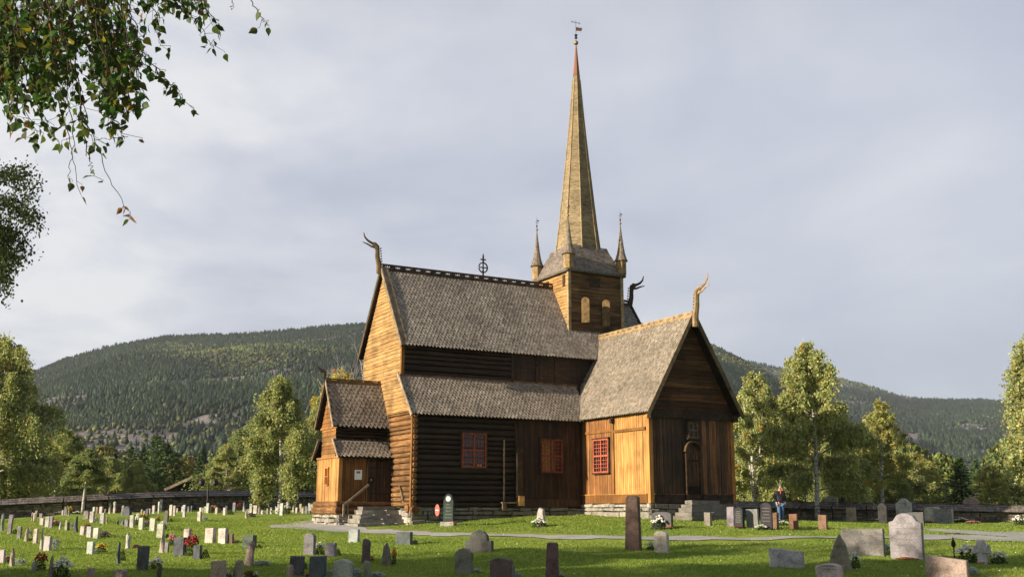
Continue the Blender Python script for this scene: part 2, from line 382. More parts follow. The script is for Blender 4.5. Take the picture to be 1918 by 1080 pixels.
def make_hill(name, sk, D0, D1, base, seed, exp_, Dvar):
    na, nt_ = 420, 110
    A = np.linspace(sk[0][0], sk[0][-1], na); tt = np.concatenate([np.linspace(0, 1, nt_), np.linspace(1.04, 1.6, 14)])
    AA, TT = np.meshgrid(A, tt)
    ridge_d = D1 * (1 + Dvar * np.sin(AA * 4 + seed)); d0 = D0
    R = d0 + (ridge_d - d0) * TT
    el = np.interp(AA, sk[0], sk[1])
    zr = EYE + el * ridge_d
    s = np.where(TT <= 1, np.clip(TT, 0, 1) ** exp_, 1 - (TT - 1) * .9)
    Xh = R * np.sin(AA); Yh = R * np.cos(AA)
    cx_, cy_ = Xh, Yh
    nz = vnoise(Xh / 210, Yh / 210, seed) * 15 * np.sin(np.clip(TT, 0, 1) * math.pi) ** .8
    Zh = base + (zr - base) * s + nz * np.clip((zr - base) / 250, .1, 1)
    n2 = len(tt); i_ = (np.arange(n2 - 1)[:, None] * na + np.arange(na - 1)).ravel()
    o = np_mesh(name, np.stack([Xh.ravel(), Yh.ravel(), Zh.ravel()], 1), np.stack([i_, i_ + 1, i_ + 1 + na, i_ + na], 1), M['hill'], rockcol(Xh, Yh, i_, seed), smooth=True)
    o['kind'] = 'structure'
    return AA, TT, Xh, Yh, Zh, A, tt
def hill_forest(name, H, hseed, n, a0, a1, hs, seed, tones, label):
    AA, TT, Xh, Yh, Zh, A, tt = H; r = np.random.default_rng(seed)
    a = r.uniform(a0, a1, n * 2); t = r.uniform(.05, 1.0, n * 2) ** .62 ; t = np.minimum(t, 1.0)
    fa = (a - A[0]) / (A[1] - A[0]); ia = np.clip(fa.astype(int), 0, len(A) - 2); fa -= ia
    ft = t * (len(tt) - 15); it = np.clip(ft.astype(int), 0, len(tt) - 16); ft -= it
    def bi(Q): return (Q[it, ia] * (1 - fa) + Q[it, ia + 1] * fa) * (1 - ft) + (Q[it + 1, ia] * (1 - fa) + Q[it + 1, ia + 1] * fa) * ft
    x, y, z = bi(Xh), bi(Yh), bi(Zh)
    bare = bare_f(x, y, hseed)
    keep = (bare + r.normal(0, .25, len(x)) < -.05 + .5 * (a > az(700))) | (r.random(len(x)) < .13); x, y, z, bare = (q_[keep][:n] for q_ in (x, y, z, bare)); n = len(x)
    t_k = t[keep][:n]
    kind = vnoise(x / 170, y / 90, seed + 9) + r.normal(0, .38, n) > .75       # broadleaf patches
    h = hs * np.clip(1 + .25 * vnoise(x / 60, y / 60, seed + 30), .6, 1.5) * r.uniform(.5, 1.25, n) * np.where(kind, .62, 1) * np.where(t_k > .9, .8, 1); wd = h * np.where(kind, .55, .30) * r.uniform(.8, 1.3, n)
    k = 5; ang = np.arange(k) * 2 * math.pi / k
    jt = r.uniform(.75, 1.25, (n, k)); ph = r.uniform(0, 6, n)[:, None]
    bot = np.stack([x[:, None] + wd[:, None] * jt * np.cos(ang + ph), y[:, None] + wd[:, None] * jt * np.sin(ang + ph), (z + h * np.where(kind, .38, .10))[:, None] + 0 * jt], 2)
    top = np.stack([x, y, z + h], 1)[:, None]; low = np.stack([x, y, z - h * .1], 1)[:, None]
    V = np.concatenate([bot, top, low], 1).reshape(-1, 3); b_ = (np.arange(n) * (k + 2))[:, None]
    i0 = np.arange(k); i1 = (i0 + 1) % k
    Fa = np.stack([b_ + i0, b_ + i1, b_ + k + 0 * i0], 2); Fb = np.stack([b_ + i1, b_ + i0, b_ + k + 1 + 0 * i0], 2)
    F = np.concatenate([Fa, Fb], 1).reshape(-1, 3)
    tn = np.array(tones); c0 = tn[r.integers(0, 3, n)] * r.uniform(.7, 1.3, n)[:, None]
    c1 = tn[3 + r.integers(0, 2, n)] * r.uniform(.75, 1.3, n)[:, None]
    c = np.where(kind[:, None], c1, c0) * np.clip(1 + .4 * vnoise(x / 140, y / 110, seed + 31), .5, 1.8)[:, None]; c = np.repeat(c, 2 * k, axis=0)
    o = np_mesh(name, V, F, M['needle'], c); tagit(o, label, 'forest', kind='stuff')
TN = [(.020, .036, .016), (.026, .044, .020), (.034, .050, .020), (.075, .095, .028), (.13, .14, .038)]
H1 = make_hill('hills', near_s, 330, 1350, .4, 3, 1.15, .10)
H2 = make_hill('hills', far_s, 900, 2700, 2, 8, 1.1, .08)
hill_forest('hillside_forest', H1, 3, 120000, az(-60), az(1700), 5.4, 11, TN, 'dark conifers and pale birches covering the near hillside behind the church')
hill_forest('hillside_forest', H2, 8, 40000, az(1150), az(2000), 8.5, 21, TN, 'bluish distant forest covering the far hillside on the right')

# ------------------------------------------------------------------ haze
bmh = MB(); bmh.box(-4500, -60, -8, 4500, 4600, 800)
hz, t, b, o_ = newmat('haze_air'); t.nodes.remove(b); pv = nd(t, 'ShaderNodeVolumePrincipled')
pv.inputs['Density'].default_value = .00009; pv.inputs['Color'].default_value = (.80, .88, 1, 1); pv.inputs['Anisotropy'].default_value = .2
t.links.new(pv.outputs[0], o_.inputs['Volume'])
ho = bmh.build('haze', hz); ho['kind'] = 'stuff'
# ------------------------------------------------------------------ the church (local x east, y north, z above its base)
PSI = .4975; BX, BY = -4.2309, 45.4709; ZB = EYE - .9
LN, TT_, WT, AI, CL = 8.5785, 5.2779, 4.513, 1.3714, 4.77
CY = AI + CL / 2; CX = LN + WT / 2; XE = 14.05
church = empty('stave_church', (BX, BY, ZB), PSI, label='brown tarred wooden stave church with a tall golden spire, shingled roofs and dragon heads', cat='church')
O9 = .9
SPLIT = {'sill_beam', 'bargeboard', 'corner_post', 'corner_board', 'handrail', 'hinge', 'frame_board', 'louvre', 'inner_frame', 'foundation_core'}
def part(mb, name, mat, parent=None, smooth=False, label=None):
    if name in SPLIT and len(mb.pieces) > 1:           # every board a part of its own
        o = None; ends = mb.pieces[1:] + [(len(mb.v), len(mb.f))]
        for (v0, f0), (v1, f1) in zip(mb.pieces, ends):
            q = MB(); q.v = mb.v[v0:v1]; q.f = [tuple(i - v0 for i in f) for f in mb.f[f0:f1]]; q.c = mb.c[f0:f1]
            o = q.build(name, M[mat], parent or church, smooth=smooth, dz=O9)
        return o
    o = mb.build(name, M[mat], parent or church, smooth=smooth, dz=O9)
    if label: o['label'] = label
    return o
Vc = Vector
def interval(poly, t, ax_):
    xs = []
    n = len(poly)
    for i in range(n):
        p, q = poly[i], poly[(i + 1) % n]
        a, b = p[ax_], q[ax_]
        if (a - t) * (b - t) <= 0 and abs(a - b) > 1e-9:
            f = (t - a) / (b - a); xs.append(p[1 - ax_] + f * (q[1 - ax_] - p[1 - ax_]))
        elif abs(a - b) <= 1e-9 and abs(a - t) < 1e-6: xs += [p[1 - ax_], q[1 - ax_]]
    return (min(xs), max(xs)) if xs else None
def strips(mb, poly, o, u, v, n, ax_, kind, size, cvar=.18, base=(1, 1, 1), var=.25, colf=None, brk=True):
    """cover a convex polygon (u,v) with boards: ax_=1 boards run along u, ax_=0 boards run along v"""
    o, u, v, n = map(Vc, (o, u, v, n)); lo = min(p[ax_] for p in poly); hi = max(p[ax_] for p in poly)
    verts = sorted({round(p[ax_], 5) for p in poly}); t = lo
    while t < hi - 1e-4:
        s = size * random.uniform(1 - var, 1 + var); t2 = min(t + s, hi)
        if hi - t2 < size * .3: t2 = hi
        L = t2 - t; kk = random.uniform(1 - cvar * 1.25, 1 + cvar * 1.25); gg = random.uniform(-.05, .05); c = (base[0] * kk * (1 + gg), base[1] * kk, base[2] * kk * (1 - gg))
        if colf: c = tuple(a * b_ for a, b_ in zip(c, colf((t + t2) / 2)))
        if kind == 'log':
            dd = random.uniform(-.01, .015)
            pr = [(t + L * f, d * 1.0 + dd) for f, d in ((0, -.06), (.06, .0), (.2, .045), (.4, .066), (.6, .066), (.8, .045), (.94, .0), (1, -.06))]
        elif kind == 'clap':
            dd = random.uniform(-.006, .006); pr = [(t, -.01), (t + .0005, .034 + dd), (t + L * .93, .012 + dd), (t + L, -.01)]
        elif kind == 'board':
            dd = random.uniform(-.010, .010); g = .008
            pr = [(t, -.03), (t + g, dd + .006), (t + L * .5, dd + .010), (t + L - g, dd + .006), (t + L, -.03)]
        ts = [p[0] for p in pr]
        for vb in verts:
            if t + 1e-4 < vb < t2 - 1e-4:
                for i in range(len(pr) - 1):
                    if pr[i][0] < vb < pr[i + 1][0]:
                        f = (vb - pr[i][0]) / (pr[i + 1][0] - pr[i][0]); pr.insert(i + 1, (vb, pr[i][1] + f * (pr[i + 1][1] - pr[i][1]))); break
        cut = random.uniform(.25, .75) if brk and ax_ == 1 else None
        k2 = random.uniform(.8, 1.15); cc2 = tuple(x * k2 for x in c)
        for (ta, da), (tb, db) in zip(pr, pr[1:]):
            ia = interval(poly, min(max(ta, lo + 1e-5), hi - 1e-5), ax_); ib = interval(poly, min(max(tb, lo + 1e-5), hi - 1e-5), ax_)
            if not ia or not ib: continue
            def P(tt, w_, d): return o + (u * w_ + v * tt if ax_ == 1 else u * tt + v * w_) + n * d
            segs = [(0, 1, c)] if cut is None or (ib[1] - ib[0]) < 1.5 else [(0, cut, c), (cut + .002, 1, cc2)]
            for f0, f1, ccx in segs:
                A0 = ia[0] + (ia[1] - ia[0]) * f0; A1 = ia[0] + (ia[1] - ia[0]) * f1; B0 = ib[0] + (ib[1] - ib[0]) * f0; B1 = ib[0] + (ib[1] - ib[0]) * f1
                if f0 > 0: da_, db_ = da - .006, db - .006
                else: da_, db_ = da, db
                mb.quad(P(ta, A0, da_), P(ta, A1, da_), P(tb, B1, db_), P(tb, B0, db_), ccx)
        t = t2
EX, EY, EZ = (1, 0, 0), (0, 1, 0), (0, 0, 1); NX, NY = (-1, 0, 0), (0, -1, 0)
ZS, ZE, ZT, ZME, ZR = .066, 3.966, 5.814, 7.15, 11.08
ZTS, ZGE, ZTR = .23, 4.033, 8.32
NW = 2 * AI + CL
# inner solid core so that nothing is see-through
core = MB(); core.box(.06, .06, ZS, LN + WT - .06, NW - .06, ZE - .05); core.box(.06, AI + .06, ZE - .05, XE - .1, AI + CL - .06, ZME - .1)
core.box(LN + .06, -TT_ + .06, ZTS, LN + WT - .06, .1, ZGE - .1); core.box(-2.4, 2.34, -.2, .1, 5.25, 2.15); core.box(-2.4, 2.9, 2.1, .1, 4.7, 3.4)
part(core, 'inner_frame', 'trimdark')
# west walls
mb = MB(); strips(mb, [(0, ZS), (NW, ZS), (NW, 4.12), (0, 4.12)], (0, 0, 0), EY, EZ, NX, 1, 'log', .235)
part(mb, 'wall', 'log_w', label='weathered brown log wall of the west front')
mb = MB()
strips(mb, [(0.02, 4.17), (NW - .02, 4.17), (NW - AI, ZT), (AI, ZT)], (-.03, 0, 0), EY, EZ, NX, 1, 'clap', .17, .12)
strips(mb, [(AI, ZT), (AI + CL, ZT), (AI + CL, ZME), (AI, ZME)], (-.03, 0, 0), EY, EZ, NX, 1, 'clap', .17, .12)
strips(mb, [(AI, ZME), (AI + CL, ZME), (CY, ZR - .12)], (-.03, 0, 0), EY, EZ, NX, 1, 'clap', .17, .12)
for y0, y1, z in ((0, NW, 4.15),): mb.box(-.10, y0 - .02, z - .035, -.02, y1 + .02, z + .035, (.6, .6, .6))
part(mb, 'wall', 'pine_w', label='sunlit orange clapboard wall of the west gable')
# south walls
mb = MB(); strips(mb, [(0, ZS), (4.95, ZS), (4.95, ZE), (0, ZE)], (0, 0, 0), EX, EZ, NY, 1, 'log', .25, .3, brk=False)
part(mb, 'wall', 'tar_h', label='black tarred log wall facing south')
mb = MB(); strips(mb, [(4.95, ZS + .36), (LN, ZS + .36), (LN, ZE), (4.95, ZE)], (0, 0, 0), EX, EZ, NY, 0, 'board', .24, .3, colf=lambda x: (1.2, 1.15, 1.1) if x > 7.4 else (.75, .75, .75))
mb.box(4.95, -.06, ZS, LN, -.0, ZS + .35, (1.6, 1.5, 1.3))
part(mb, 'wall', 'tar_v', label='black tarred upright boards between the two south windows and transept')
mb = MB(); strips(mb, [(0, ZT), (5.5, ZT), (5.5, ZME), (0, ZME)], (0, AI, 0), EX, EZ, NY, 1, 'log', .24, .25, brk=False)
strips(mb, [(5.55, ZT), (LN + WT, ZT), (LN + WT, ZME), (5.55, ZME)], (0, AI, 0), EX, EZ, NY, 0, 'board', .3, .3, colf=lambda x: (1.6, 1.4, 1.2))
part(mb, 'clerestory', 'tar_h', label='black upper wall between the two south roofs')
# transept walls
mb = MB()
ca = lambda y: (.60, .52, .55) if y > -2.55 else (1.05, 1.05, 1.0)
strips(mb, [(-TT_ + .14, ZTS + .38), (-.0, ZTS + .38), (-.0, ZGE), (-TT_ + .14, ZGE)], (LN, 0, 0), EY, EZ, NX, 0, 'board', .16, .16, colf=ca)
part(mb, 'wall', 'pine_v', label='transept west wall, brown boards at the window and orange boards beside it')
mb = MB()
def cs(x):
    if x > 11.3: return (4.2, 3.3, 2.3) if math.sin(x * 9) > -.4 else (2.6, 2.1, 1.6)
    return (1.9, 1.7, 1.5) if x < 9.2 else (1.25, 1.15, 1.05)
for x0, x1, z0, z1 in ((LN, LN + WT, ZTS + .38, ZGE),):
    strips(mb, [(x0 + .14, z0), (x1 - .14, z0), (x1 - .14, z1), (x0 + .14, z1)], (0, -TT_, 0), EX, EZ, NY, 0, 'board', .2, .28, colf=cs)
part(mb, 'wall', 'tar_v', label='dark upright boards of the transept south front, browner right of the door')
mb = MB(); strips(mb, [(LN, ZTS + .38), (LN, ZTS + .38), (LN, ZGE)], (0, 0, 0), EX, EZ, NY, 0, 'board', .2) if False else None
strips(mb, [(LN - .02, ZGE + .07), (LN + WT + .02, ZGE + .07), (CX, ZTR - .15)], (0, -TT_ - .03, 0), EX, EZ, NY, 1, 'clap', .2, .3, base=(.5, .45, .4), colf=lambda z: (2.1, 1.9, 1.7) if 4.5 < z < 5.7 and math.sin(z * 11) > -.2 else (1.1, 1.05, 1))
part(mb, 'gable', 'tower_s', label='dark clapboard gable over the transept door')
mb = MB(); strips(mb, [(-TT_, ZTS), (0, ZTS), (0, ZGE), (-TT_, ZGE)], (LN + WT, 0, 0), EY, EZ, EX, 0, 'board', .2)
strips(mb, [(0, ZS), (NW, ZS), (NW, ZE), (0, ZE)], (LN + WT, 0, 0), EY, EZ, EX, 0, 'board', .2)
strips(mb, [(0, ZS), (LN + WT, ZS), (LN + WT, ZE), (0, ZE)], (0, NW, 0), EX, EZ, EY, 0, 'board', .24)
strips(mb, [(0, ZT), (XE, ZT), (XE, ZME), (0, ZME)], (0, AI + CL, 0), EX, EZ, EY, 0, 'board', .24)
mb.box(LN + WT, AI + .3, ZS, XE - .1, AI + CL - .3, ZME - .1, (1, 1, 1))
strips(mb, [(AI, ZME - .1), (AI + CL, ZME - .1), (CY, 10.5)], (XE - .12, 0, 0), EY, EZ, EX, 1, 'clap', .2)
part(mb, 'wall', 'tar_v', label='rear and east walls')
# corner posts, sills and frames
mb = MB()
mb.box(LN - .05, -TT_ - .05, ZTS, LN + .14, -TT_ + .14, ZGE, (1.1, 1, .9)); mb.box(LN + WT - .14, -TT_ - .05, ZTS, LN + WT + .05, -TT_ + .14, ZGE, (.8, .7, .6))
mb.box(LN - .07, -2.67, ZTS + .38, LN - .01, -2.50, ZGE, (.55, .5, .45))
mb.box(LN - .08, -TT_ + .2, 3.30, LN - .01, -2.70, 3.42, (.5, .45, .4)); mb.box(LN - .06, -2.49, 3.36, LN - .01, -.1, 3.46, (.6, .5, .45))
mb.box(LN - .075, -TT_ + .14, ZTS + .0, LN + .05, .0, ZTS + .36, (.45, .38, .32)); mb.box(LN - .115, -TT_ + .14, ZTS + .36, LN, -.02, ZTS + .40, (.9, .85, .75))
mb.box(-.09, -.09, ZS, .05, .05, ZE + .05, (.55, .5, .45))
mb.box(-.09, AI - .1, ZT - .2, .06, AI + .04, ZME, (.5, .45, .4))
part(mb, 'corner_post', 'pine_v')
mb = MB()
mb.box(LN + .14, -TT_ - .075, ZTS, 10.28, -TT_ + .05, ZTS + .36); mb.box(11.35, -TT_ - .075, ZTS, LN + WT - .14, -TT_ + .05, ZTS + .36)
mb.box(LN + .14, -TT_ - .12, ZTS + .36, 10.3, -TT_, ZTS + .40, (3, 2.6, 2)); mb.box(11.35, -TT_ - .12, ZTS + .36, LN + WT - .1, -TT_, ZTS + .40, (3, 2.6, 2))
mb.box(LN - .06, -TT_ - .10, ZGE - .22, LN + WT + .06, -TT_ - .035, ZGE + .06, (.8, .8, .8))
mb.box(LN - .12, -TT_ - .30, ZGE - .28, LN + .10, -TT_ - .05, ZGE + .02, (.9, .9, .9)); mb.box(LN + WT - .10, -TT_ - .30, ZGE - .28, LN + WT + .12, -TT_ - .05, ZGE + .02, (.9, .9, .9))
mb.box(LN - .2, -2.7, ZGE - .3, LN - .02, -2.55, ZGE - .1)
mb.box(-.02, AI - .05, ZT - .1, LN + .6, AI - .0, ZT + .06, (3.2, 2.6, 2.0))
for x in (5.52, 6.84, 7.9): mb.box(x, AI - .06, ZT, x + .1, AI + .0, ZME, (1.2, 1.1, 1))
part(mb, 'sill_beam', 'trimdark')
# log ends at the south-west corner
mb = MB(); z = ZS + .12
while z < 4.0:
    r = random.uniform(.09, .11); l = random.uniform(.12, .2)
    mb.tube([(.06, -l, z), (.06, .05, z)], [r, r], 10, tuple(random.uniform(.7, 1.2) for _ in range(1)) * 3); z += .235
part(mb, 'log_ends', 'log_w')

# roofs -----------------------------------------------------------
def plane_roof(mb, slab, P0, P1, P2, P3, sw, sh, clip=None, flare=0.0, tone=(1, 1, 1), lift=.034):
    """P0,P1 the eave, P2,P3 the ridge (P3 above P0); rows of pointed shingles over a slab"""
    P0, P1, P2, P3 = map(Vc, (P0, P1, P2, P3)); n = (P1 - P0).cross(P3 - P0).normalized()
    if n.z < 0: n = -n
    Ue = (P1 - P0).length; V_ = (P3 - P0).length
    def S(a, b): # a along the eave 0..1, b upslope 0..1
        p = (P0.lerp(P1, a)).lerp(P3.lerp(P2, a), b); return p - n * (flare * 4 * b * (1 - b))
    K = 6
    for i in range(K):
        b0, b1 = i / K, (i + 1) / K
        q = [S(0, b0), S(1, b0), S(1, b1), S(0, b1)]; lo = [p - n * .07 for p in q]
        slab.quad(*q, (.5, .5, .5)); slab.quad(*lo[::-1], (.3, .3, .3))
        slab.quad(q[1], lo[1], lo[2], q[2], (.5, .5, .5)); slab.quad(lo[0], q[0], q[3], lo[3], (.5, .5, .5))
        if i == 0: slab.quad(lo[0], lo[1], q[1], q[0], (.5, .5, .5))
    rows = int(V_ / sh); cols = int(Ue / sw); du = 1 / cols; u = (P1 - P0).normalized()
    for r_ in range(rows + 1):
        b0 = r_ / rows - .45 / rows; b1 = min(b0 + 1.95 / rows, 1)
        if b0 > .985: continue
        off = .5 * (r_ % 2)
        rowt = random.uniform(.93, 1.07)
        for c_ in range(-1, cols + 1):
            a = (c_ + off + .5) * du
            if a < .3 * du or a > 1 - .3 * du: continue
            top = S(a, b1); bot = S(a, max(b0, -.02)); bot = bot + (S(a, .1) - S(a, 0)).normalized() * (min(b0, 0) - max(b0, -.02)) * 0
            if clip and not clip(bot): continue
            v_ = (top - bot); hl = v_.length; v_ = v_ / hl; hw = sw * .5 * random.uniform(.84, .90)
            lf = n * (lift * random.uniform(1.1, 1.4)); th = n * .018
            j = u * random.uniform(-.008, .008); tipj = random.uniform(-.008, .008)
            kk = random.uniform(.84, 1.14) * rowt * 1.4; k_ = tuple(x * kk for x in tone); g_ = random.uniform(-.05, .05); k_ = (k_[0] + g_ * .3, k_[1], k_[2] - g_ * .3)
            a0 = bot + v_ * tipj + lf + j; a1 = bot + u * hw + v_ * (sh * .62) + lf * .85 + j; a2 = bot - u * hw + v_ * (sh * .62) + lf * .85 + j
            t1 = top + u * hw + n * .003 + j; t2 = top - u * hw + n * .003 + j
            mb.add([a0, a1, t1, t2, a2, a0 - th, a1 - th, a2 - th], [(0, 1, 2, 3, 4), (5, 6, 1, 0), (7, 5, 0, 4), (6, 2, 1), (7, 4, 3)], k_)
OW, OE = .19, .33
def gable_roof(name, x_or_y, lines, label=None): pass
# main roof
roof = MB(); slab = MB()
plane_roof(roof, slab, (-OW, AI - OE, ZME), (LN + WT + .0, AI - OE, ZME), (LN + WT, CY, ZR), (-OW, CY, ZR), .175, .16, flare=.05)
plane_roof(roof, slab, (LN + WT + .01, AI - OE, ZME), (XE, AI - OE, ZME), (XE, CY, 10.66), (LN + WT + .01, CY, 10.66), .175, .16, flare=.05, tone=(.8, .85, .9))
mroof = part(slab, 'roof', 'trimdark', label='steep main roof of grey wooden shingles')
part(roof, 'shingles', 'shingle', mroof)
slab = MB(); nb = MB()
plane_roof(nb, slab, (XE, AI + CL + OE, ZME), (-OW, AI + CL + OE, ZME), (-OW, CY, ZR), (XE, CY, 10.66), .25, .3, flare=.05)
o = part(slab, 'roof', 'trimdark', label='north slope of the main roof'); part(nb, 'shingles', 'shingle', o); slab = MB(); nb = MB()
plane_roof(nb, slab, (LN + WT, NW + .26, ZE), (-OW, NW + .26, ZE), (-OW, AI + CL, ZT), (LN + WT, AI + CL, ZT), .25, .3)
o = part(slab, 'roof', 'trimdark', label='lower north aisle roof'); part(nb, 'shingles', 'shingle', o); slab = MB(); nb = MB()
plane_roof(nb, slab, (LN + WT + .27, -TT_ - .41, ZGE), (LN + WT + .27, 2.3, ZGE), (CX, 2.3, ZTR), (CX, -TT_ - .41, ZTR), .2, .24)
o = part(slab, 'roof', 'trimdark', label='east slope of the transept roof'); part(nb, 'shingles', 'shingle', o)
# aisle roof
roof = MB(); slab = MB(); plane_roof(roof, slab, (-OW, -.26, ZE), (LN + .5, -.26, ZE), (LN + .5, AI, ZT), (-OW, AI, ZT), .175, .16, tone=(1.05, 1.02, .98))
o = part(slab, 'roof', 'trimdark', label='lower aisle roof of grey shingles on the south side'); part(roof, 'shingles', 'shingle', o)
# transept west slope
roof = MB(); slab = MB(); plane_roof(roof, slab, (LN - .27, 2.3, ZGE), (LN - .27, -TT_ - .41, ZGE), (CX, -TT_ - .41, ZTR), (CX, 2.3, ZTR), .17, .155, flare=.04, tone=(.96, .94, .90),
    clip=lambda p: p.y < .0 or p.z > ZE + (p.y + .1) * 1.12)
o = part(slab, 'roof', 'trimdark', label='pale shingled west slope of the transept roof'); part(roof, 'shingles', 'shingle', o)
# porch roofs
PW0, PW1 = 2.286, 5.307; PX = -2.447; PCY = (PW0 + PW1) / 2
for nm, q, sh_ in (('upper south slope of the porch roof', ((PX - .26, 2.55, 3.52), (.0, 2.55, 3.52), (.0, PCY, 5.62), (PX - .26, PCY, 5.62)), .185),
                   ('upper north slope of the porch roof', ((.0, 5.04, 3.52), (PX - .26, 5.04, 3.52), (PX - .26, PCY, 5.62), (.0, PCY, 5.62)), .185),
                   ('lower south slope of the porch roof', ((PX - .16, PW0 - .26, 2.18), (.0, PW0 - .26, 2.18), (.0, 2.86, 2.98), (PX - .16, 2.86, 2.98)), .17),
                   ('lower north slope of the porch roof', ((.0, PW1 + .26, 2.18), (PX - .16, PW1 + .26, 2.18), (PX - .16, 4.74, 2.98), (.0, 4.74, 2.98)), .17)):
    roof = MB(); slab = MB(); plane_roof(roof, slab, *q, .20, sh_, flare=.03, tone=(.95, .92, .9))
    o = part(slab, 'roof', 'trimdark', label=nm); part(roof, 'shingles', 'shingle', o)
# barge boards
bb = MB()
def barge(p, q, n_, w_=.16, t_=.05, col=None): bb.beam(p, q, t_, w_, n_, col)
xw = -OW - .03
for s_, ye in ((1, AI - OE - .04), (-1, AI + CL + OE + .04)):
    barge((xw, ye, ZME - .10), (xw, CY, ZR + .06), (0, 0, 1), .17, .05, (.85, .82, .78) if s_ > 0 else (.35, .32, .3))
    bb.beam((xw + .16, ye, ZME - .04), (xw + .16, CY, ZR + .12), .36, .03, (0, -.8 * s_, .6), (.75, .72, .7))
barge((xw, -.32, ZE - .07), (xw, AI, ZT + .06), (0, 0, 1), .16, .05); barge((xw, NW + .32, ZE - .07), (xw, AI + CL, ZT + .06), (0, 0, 1), .16, .05)
yt = -TT_ - .44
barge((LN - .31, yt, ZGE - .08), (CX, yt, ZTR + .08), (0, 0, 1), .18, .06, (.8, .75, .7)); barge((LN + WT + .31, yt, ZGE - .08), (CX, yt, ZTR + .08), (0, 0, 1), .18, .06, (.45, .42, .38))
xp = PX - .29
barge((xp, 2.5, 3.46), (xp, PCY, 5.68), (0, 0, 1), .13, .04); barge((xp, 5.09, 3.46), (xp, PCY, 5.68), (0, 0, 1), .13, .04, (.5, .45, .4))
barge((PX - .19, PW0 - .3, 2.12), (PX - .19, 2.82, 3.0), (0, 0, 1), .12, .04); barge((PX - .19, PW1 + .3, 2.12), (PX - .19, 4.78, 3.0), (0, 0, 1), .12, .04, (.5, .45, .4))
barge((-.04, 2.5, 3.46), (-.04, PCY, 5.6), (0, 0, 1), .08, .04, (.9, .7, .45))
barge((XE + .03, AI - OE, ZME - .1), (XE + .03, CY, 10.7), (0, 0, 1), .17, .05, (.5, .45, .4))
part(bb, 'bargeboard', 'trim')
# ridge crests with crown shaped openings
def crest(name, p, q, h=.26, gap=.52, dark=True, mat='trimdark', col=(1.6, 1.5, 1.4)):
    p, q = Vc(p), Vc(q); L = (q - p).length; d = (q - p) / L; n_ = d.cross(Vc(EZ)).normalized() * .02; mb = MB()
    def pane(x0, x1, z0a, z0b, z1a, z1b):
        a, b = p + d * x0, p + d * x1; vs = []
        for s_ in (-1, 1): vs += [a + n_ * s_ + Vc((0, 0, z0a)), b + n_ * s_ + Vc((0, 0, z0b)), b + n_ * s_ + Vc((0, 0, z1b)), a + n_ * s_ + Vc((0, 0, z1a))]
        mb.add(vs, [(0, 1, 2, 3), (7, 6, 5, 4), (0, 4, 5, 1), (2, 6, 7, 3), (1, 5, 6, 2), (4, 0, 3, 7)], col)
    k = max(1, int(L / gap)); g = L / k; hw = .115; zl = h * .36; zt_ = h * .46; zp = h * .78
    for i in range(k):
        c = (i + .5) * g; a0 = i * g; pane(a0, c - hw, 0, 0, h, h); pane(c + hw, a0 + g, 0, 0, h, h)
        prof = [(-1, zp), (-.55, zt_), (-.3, zt_), (0, zp * 1.04), (.3, zt_), (.55, zt_), (1, zp)]
        pane(c - hw, c + hw, 0, 0, zl, zl)
        for (x0, z0), (x1, z1) in zip(prof, prof[1:]): pane(c + x0 * hw, c + x1 * hw, z0, z1, h, h)
    mb.beam(p + Vc((0, 0, -.03)), q + Vc((0, 0, -.03)), .16, .10, EZ, col)
    return part(mb, name, mat)
crest('ridge_crest', (-.15, CY, ZR + .02), (CX - 1.5, CY, ZR + .02))
crest('ridge_crest', (CX + 1.6, CY, 10.68), (XE, CY, 10.68))
crest('ridge_crest', (CX, -TT_ - .35, ZTR + .02), (CX, 1.95, ZTR + .02), .2, .48, mat='trim', col=(1.05, .95, .75))
crest('ridge_crest', (PX - .2, PCY, 5.64), (.0, PCY, 5.64), .13, .62, mat='trimgold', col=(.5, .45, .4))
# dragon heads
def dragon(base, d, s=1.0, mat='trimdark', col=(1, 1, 1), name='dragon_head'):
    b = Vc(base); d = Vc(d).normalized(); mb = MB(); P = lambda f, z: b + d * f * s + Vc((0, 0, z * s))
    mb.tube([P(0, -.35), P(.02, .1), P(.12, .5), P(.13, .8), P(.16, 1.02), P(.28, 1.13), P(.45, 1.17)], [.15 * s, .15 * s, .13 * s, .12 * s, .14 * s, .12 * s, .06 * s], 8, col, flat=.6)
    mb.tube([P(.18, 1.08), P(.42, 1.16), P(.66, 1.28), P(.82, 1.44), P(.88, 1.66)], [.10 * s, .07 * s, .06 * s, .045 * s, .02 * s], 7, col, flat=.6)
    mb.tube([P(.20, .98), P(.45, .99), P(.66, 1.09), P(.92, 1.17)], [.08 * s, .05 * s, .04 * s, .02 * s], 7, col, flat=.6)
    for k in range(7):   # mane
        q = P(-.10 + .035 * k * .4, .15 + k * .13); mb.tube([q, q + d * -.07 * s + Vc((0, 0, .05 * s))], [.045 * s, .012 * s], 5, col)
    return part(mb, name, mat)
dragon((-.30, CY, ZR + .1), (-1, 0, 0), .95, 'trim', (.62, .52, .40))
dragon((CX, -TT_ - .52, ZTR - .12), (0, -1, 0), 1.12, 'trim', (1.2, 1.05, .85))
dragon((XE - .02, CY, 10.55), (1, 0, 0), 1.1, 'trimdark', (1.4, 1.4, 1.4))
dragon((PX - .27, PCY, 5.55), (-1, 0, 0), .50, 'trimdark', (1, 1, 1))
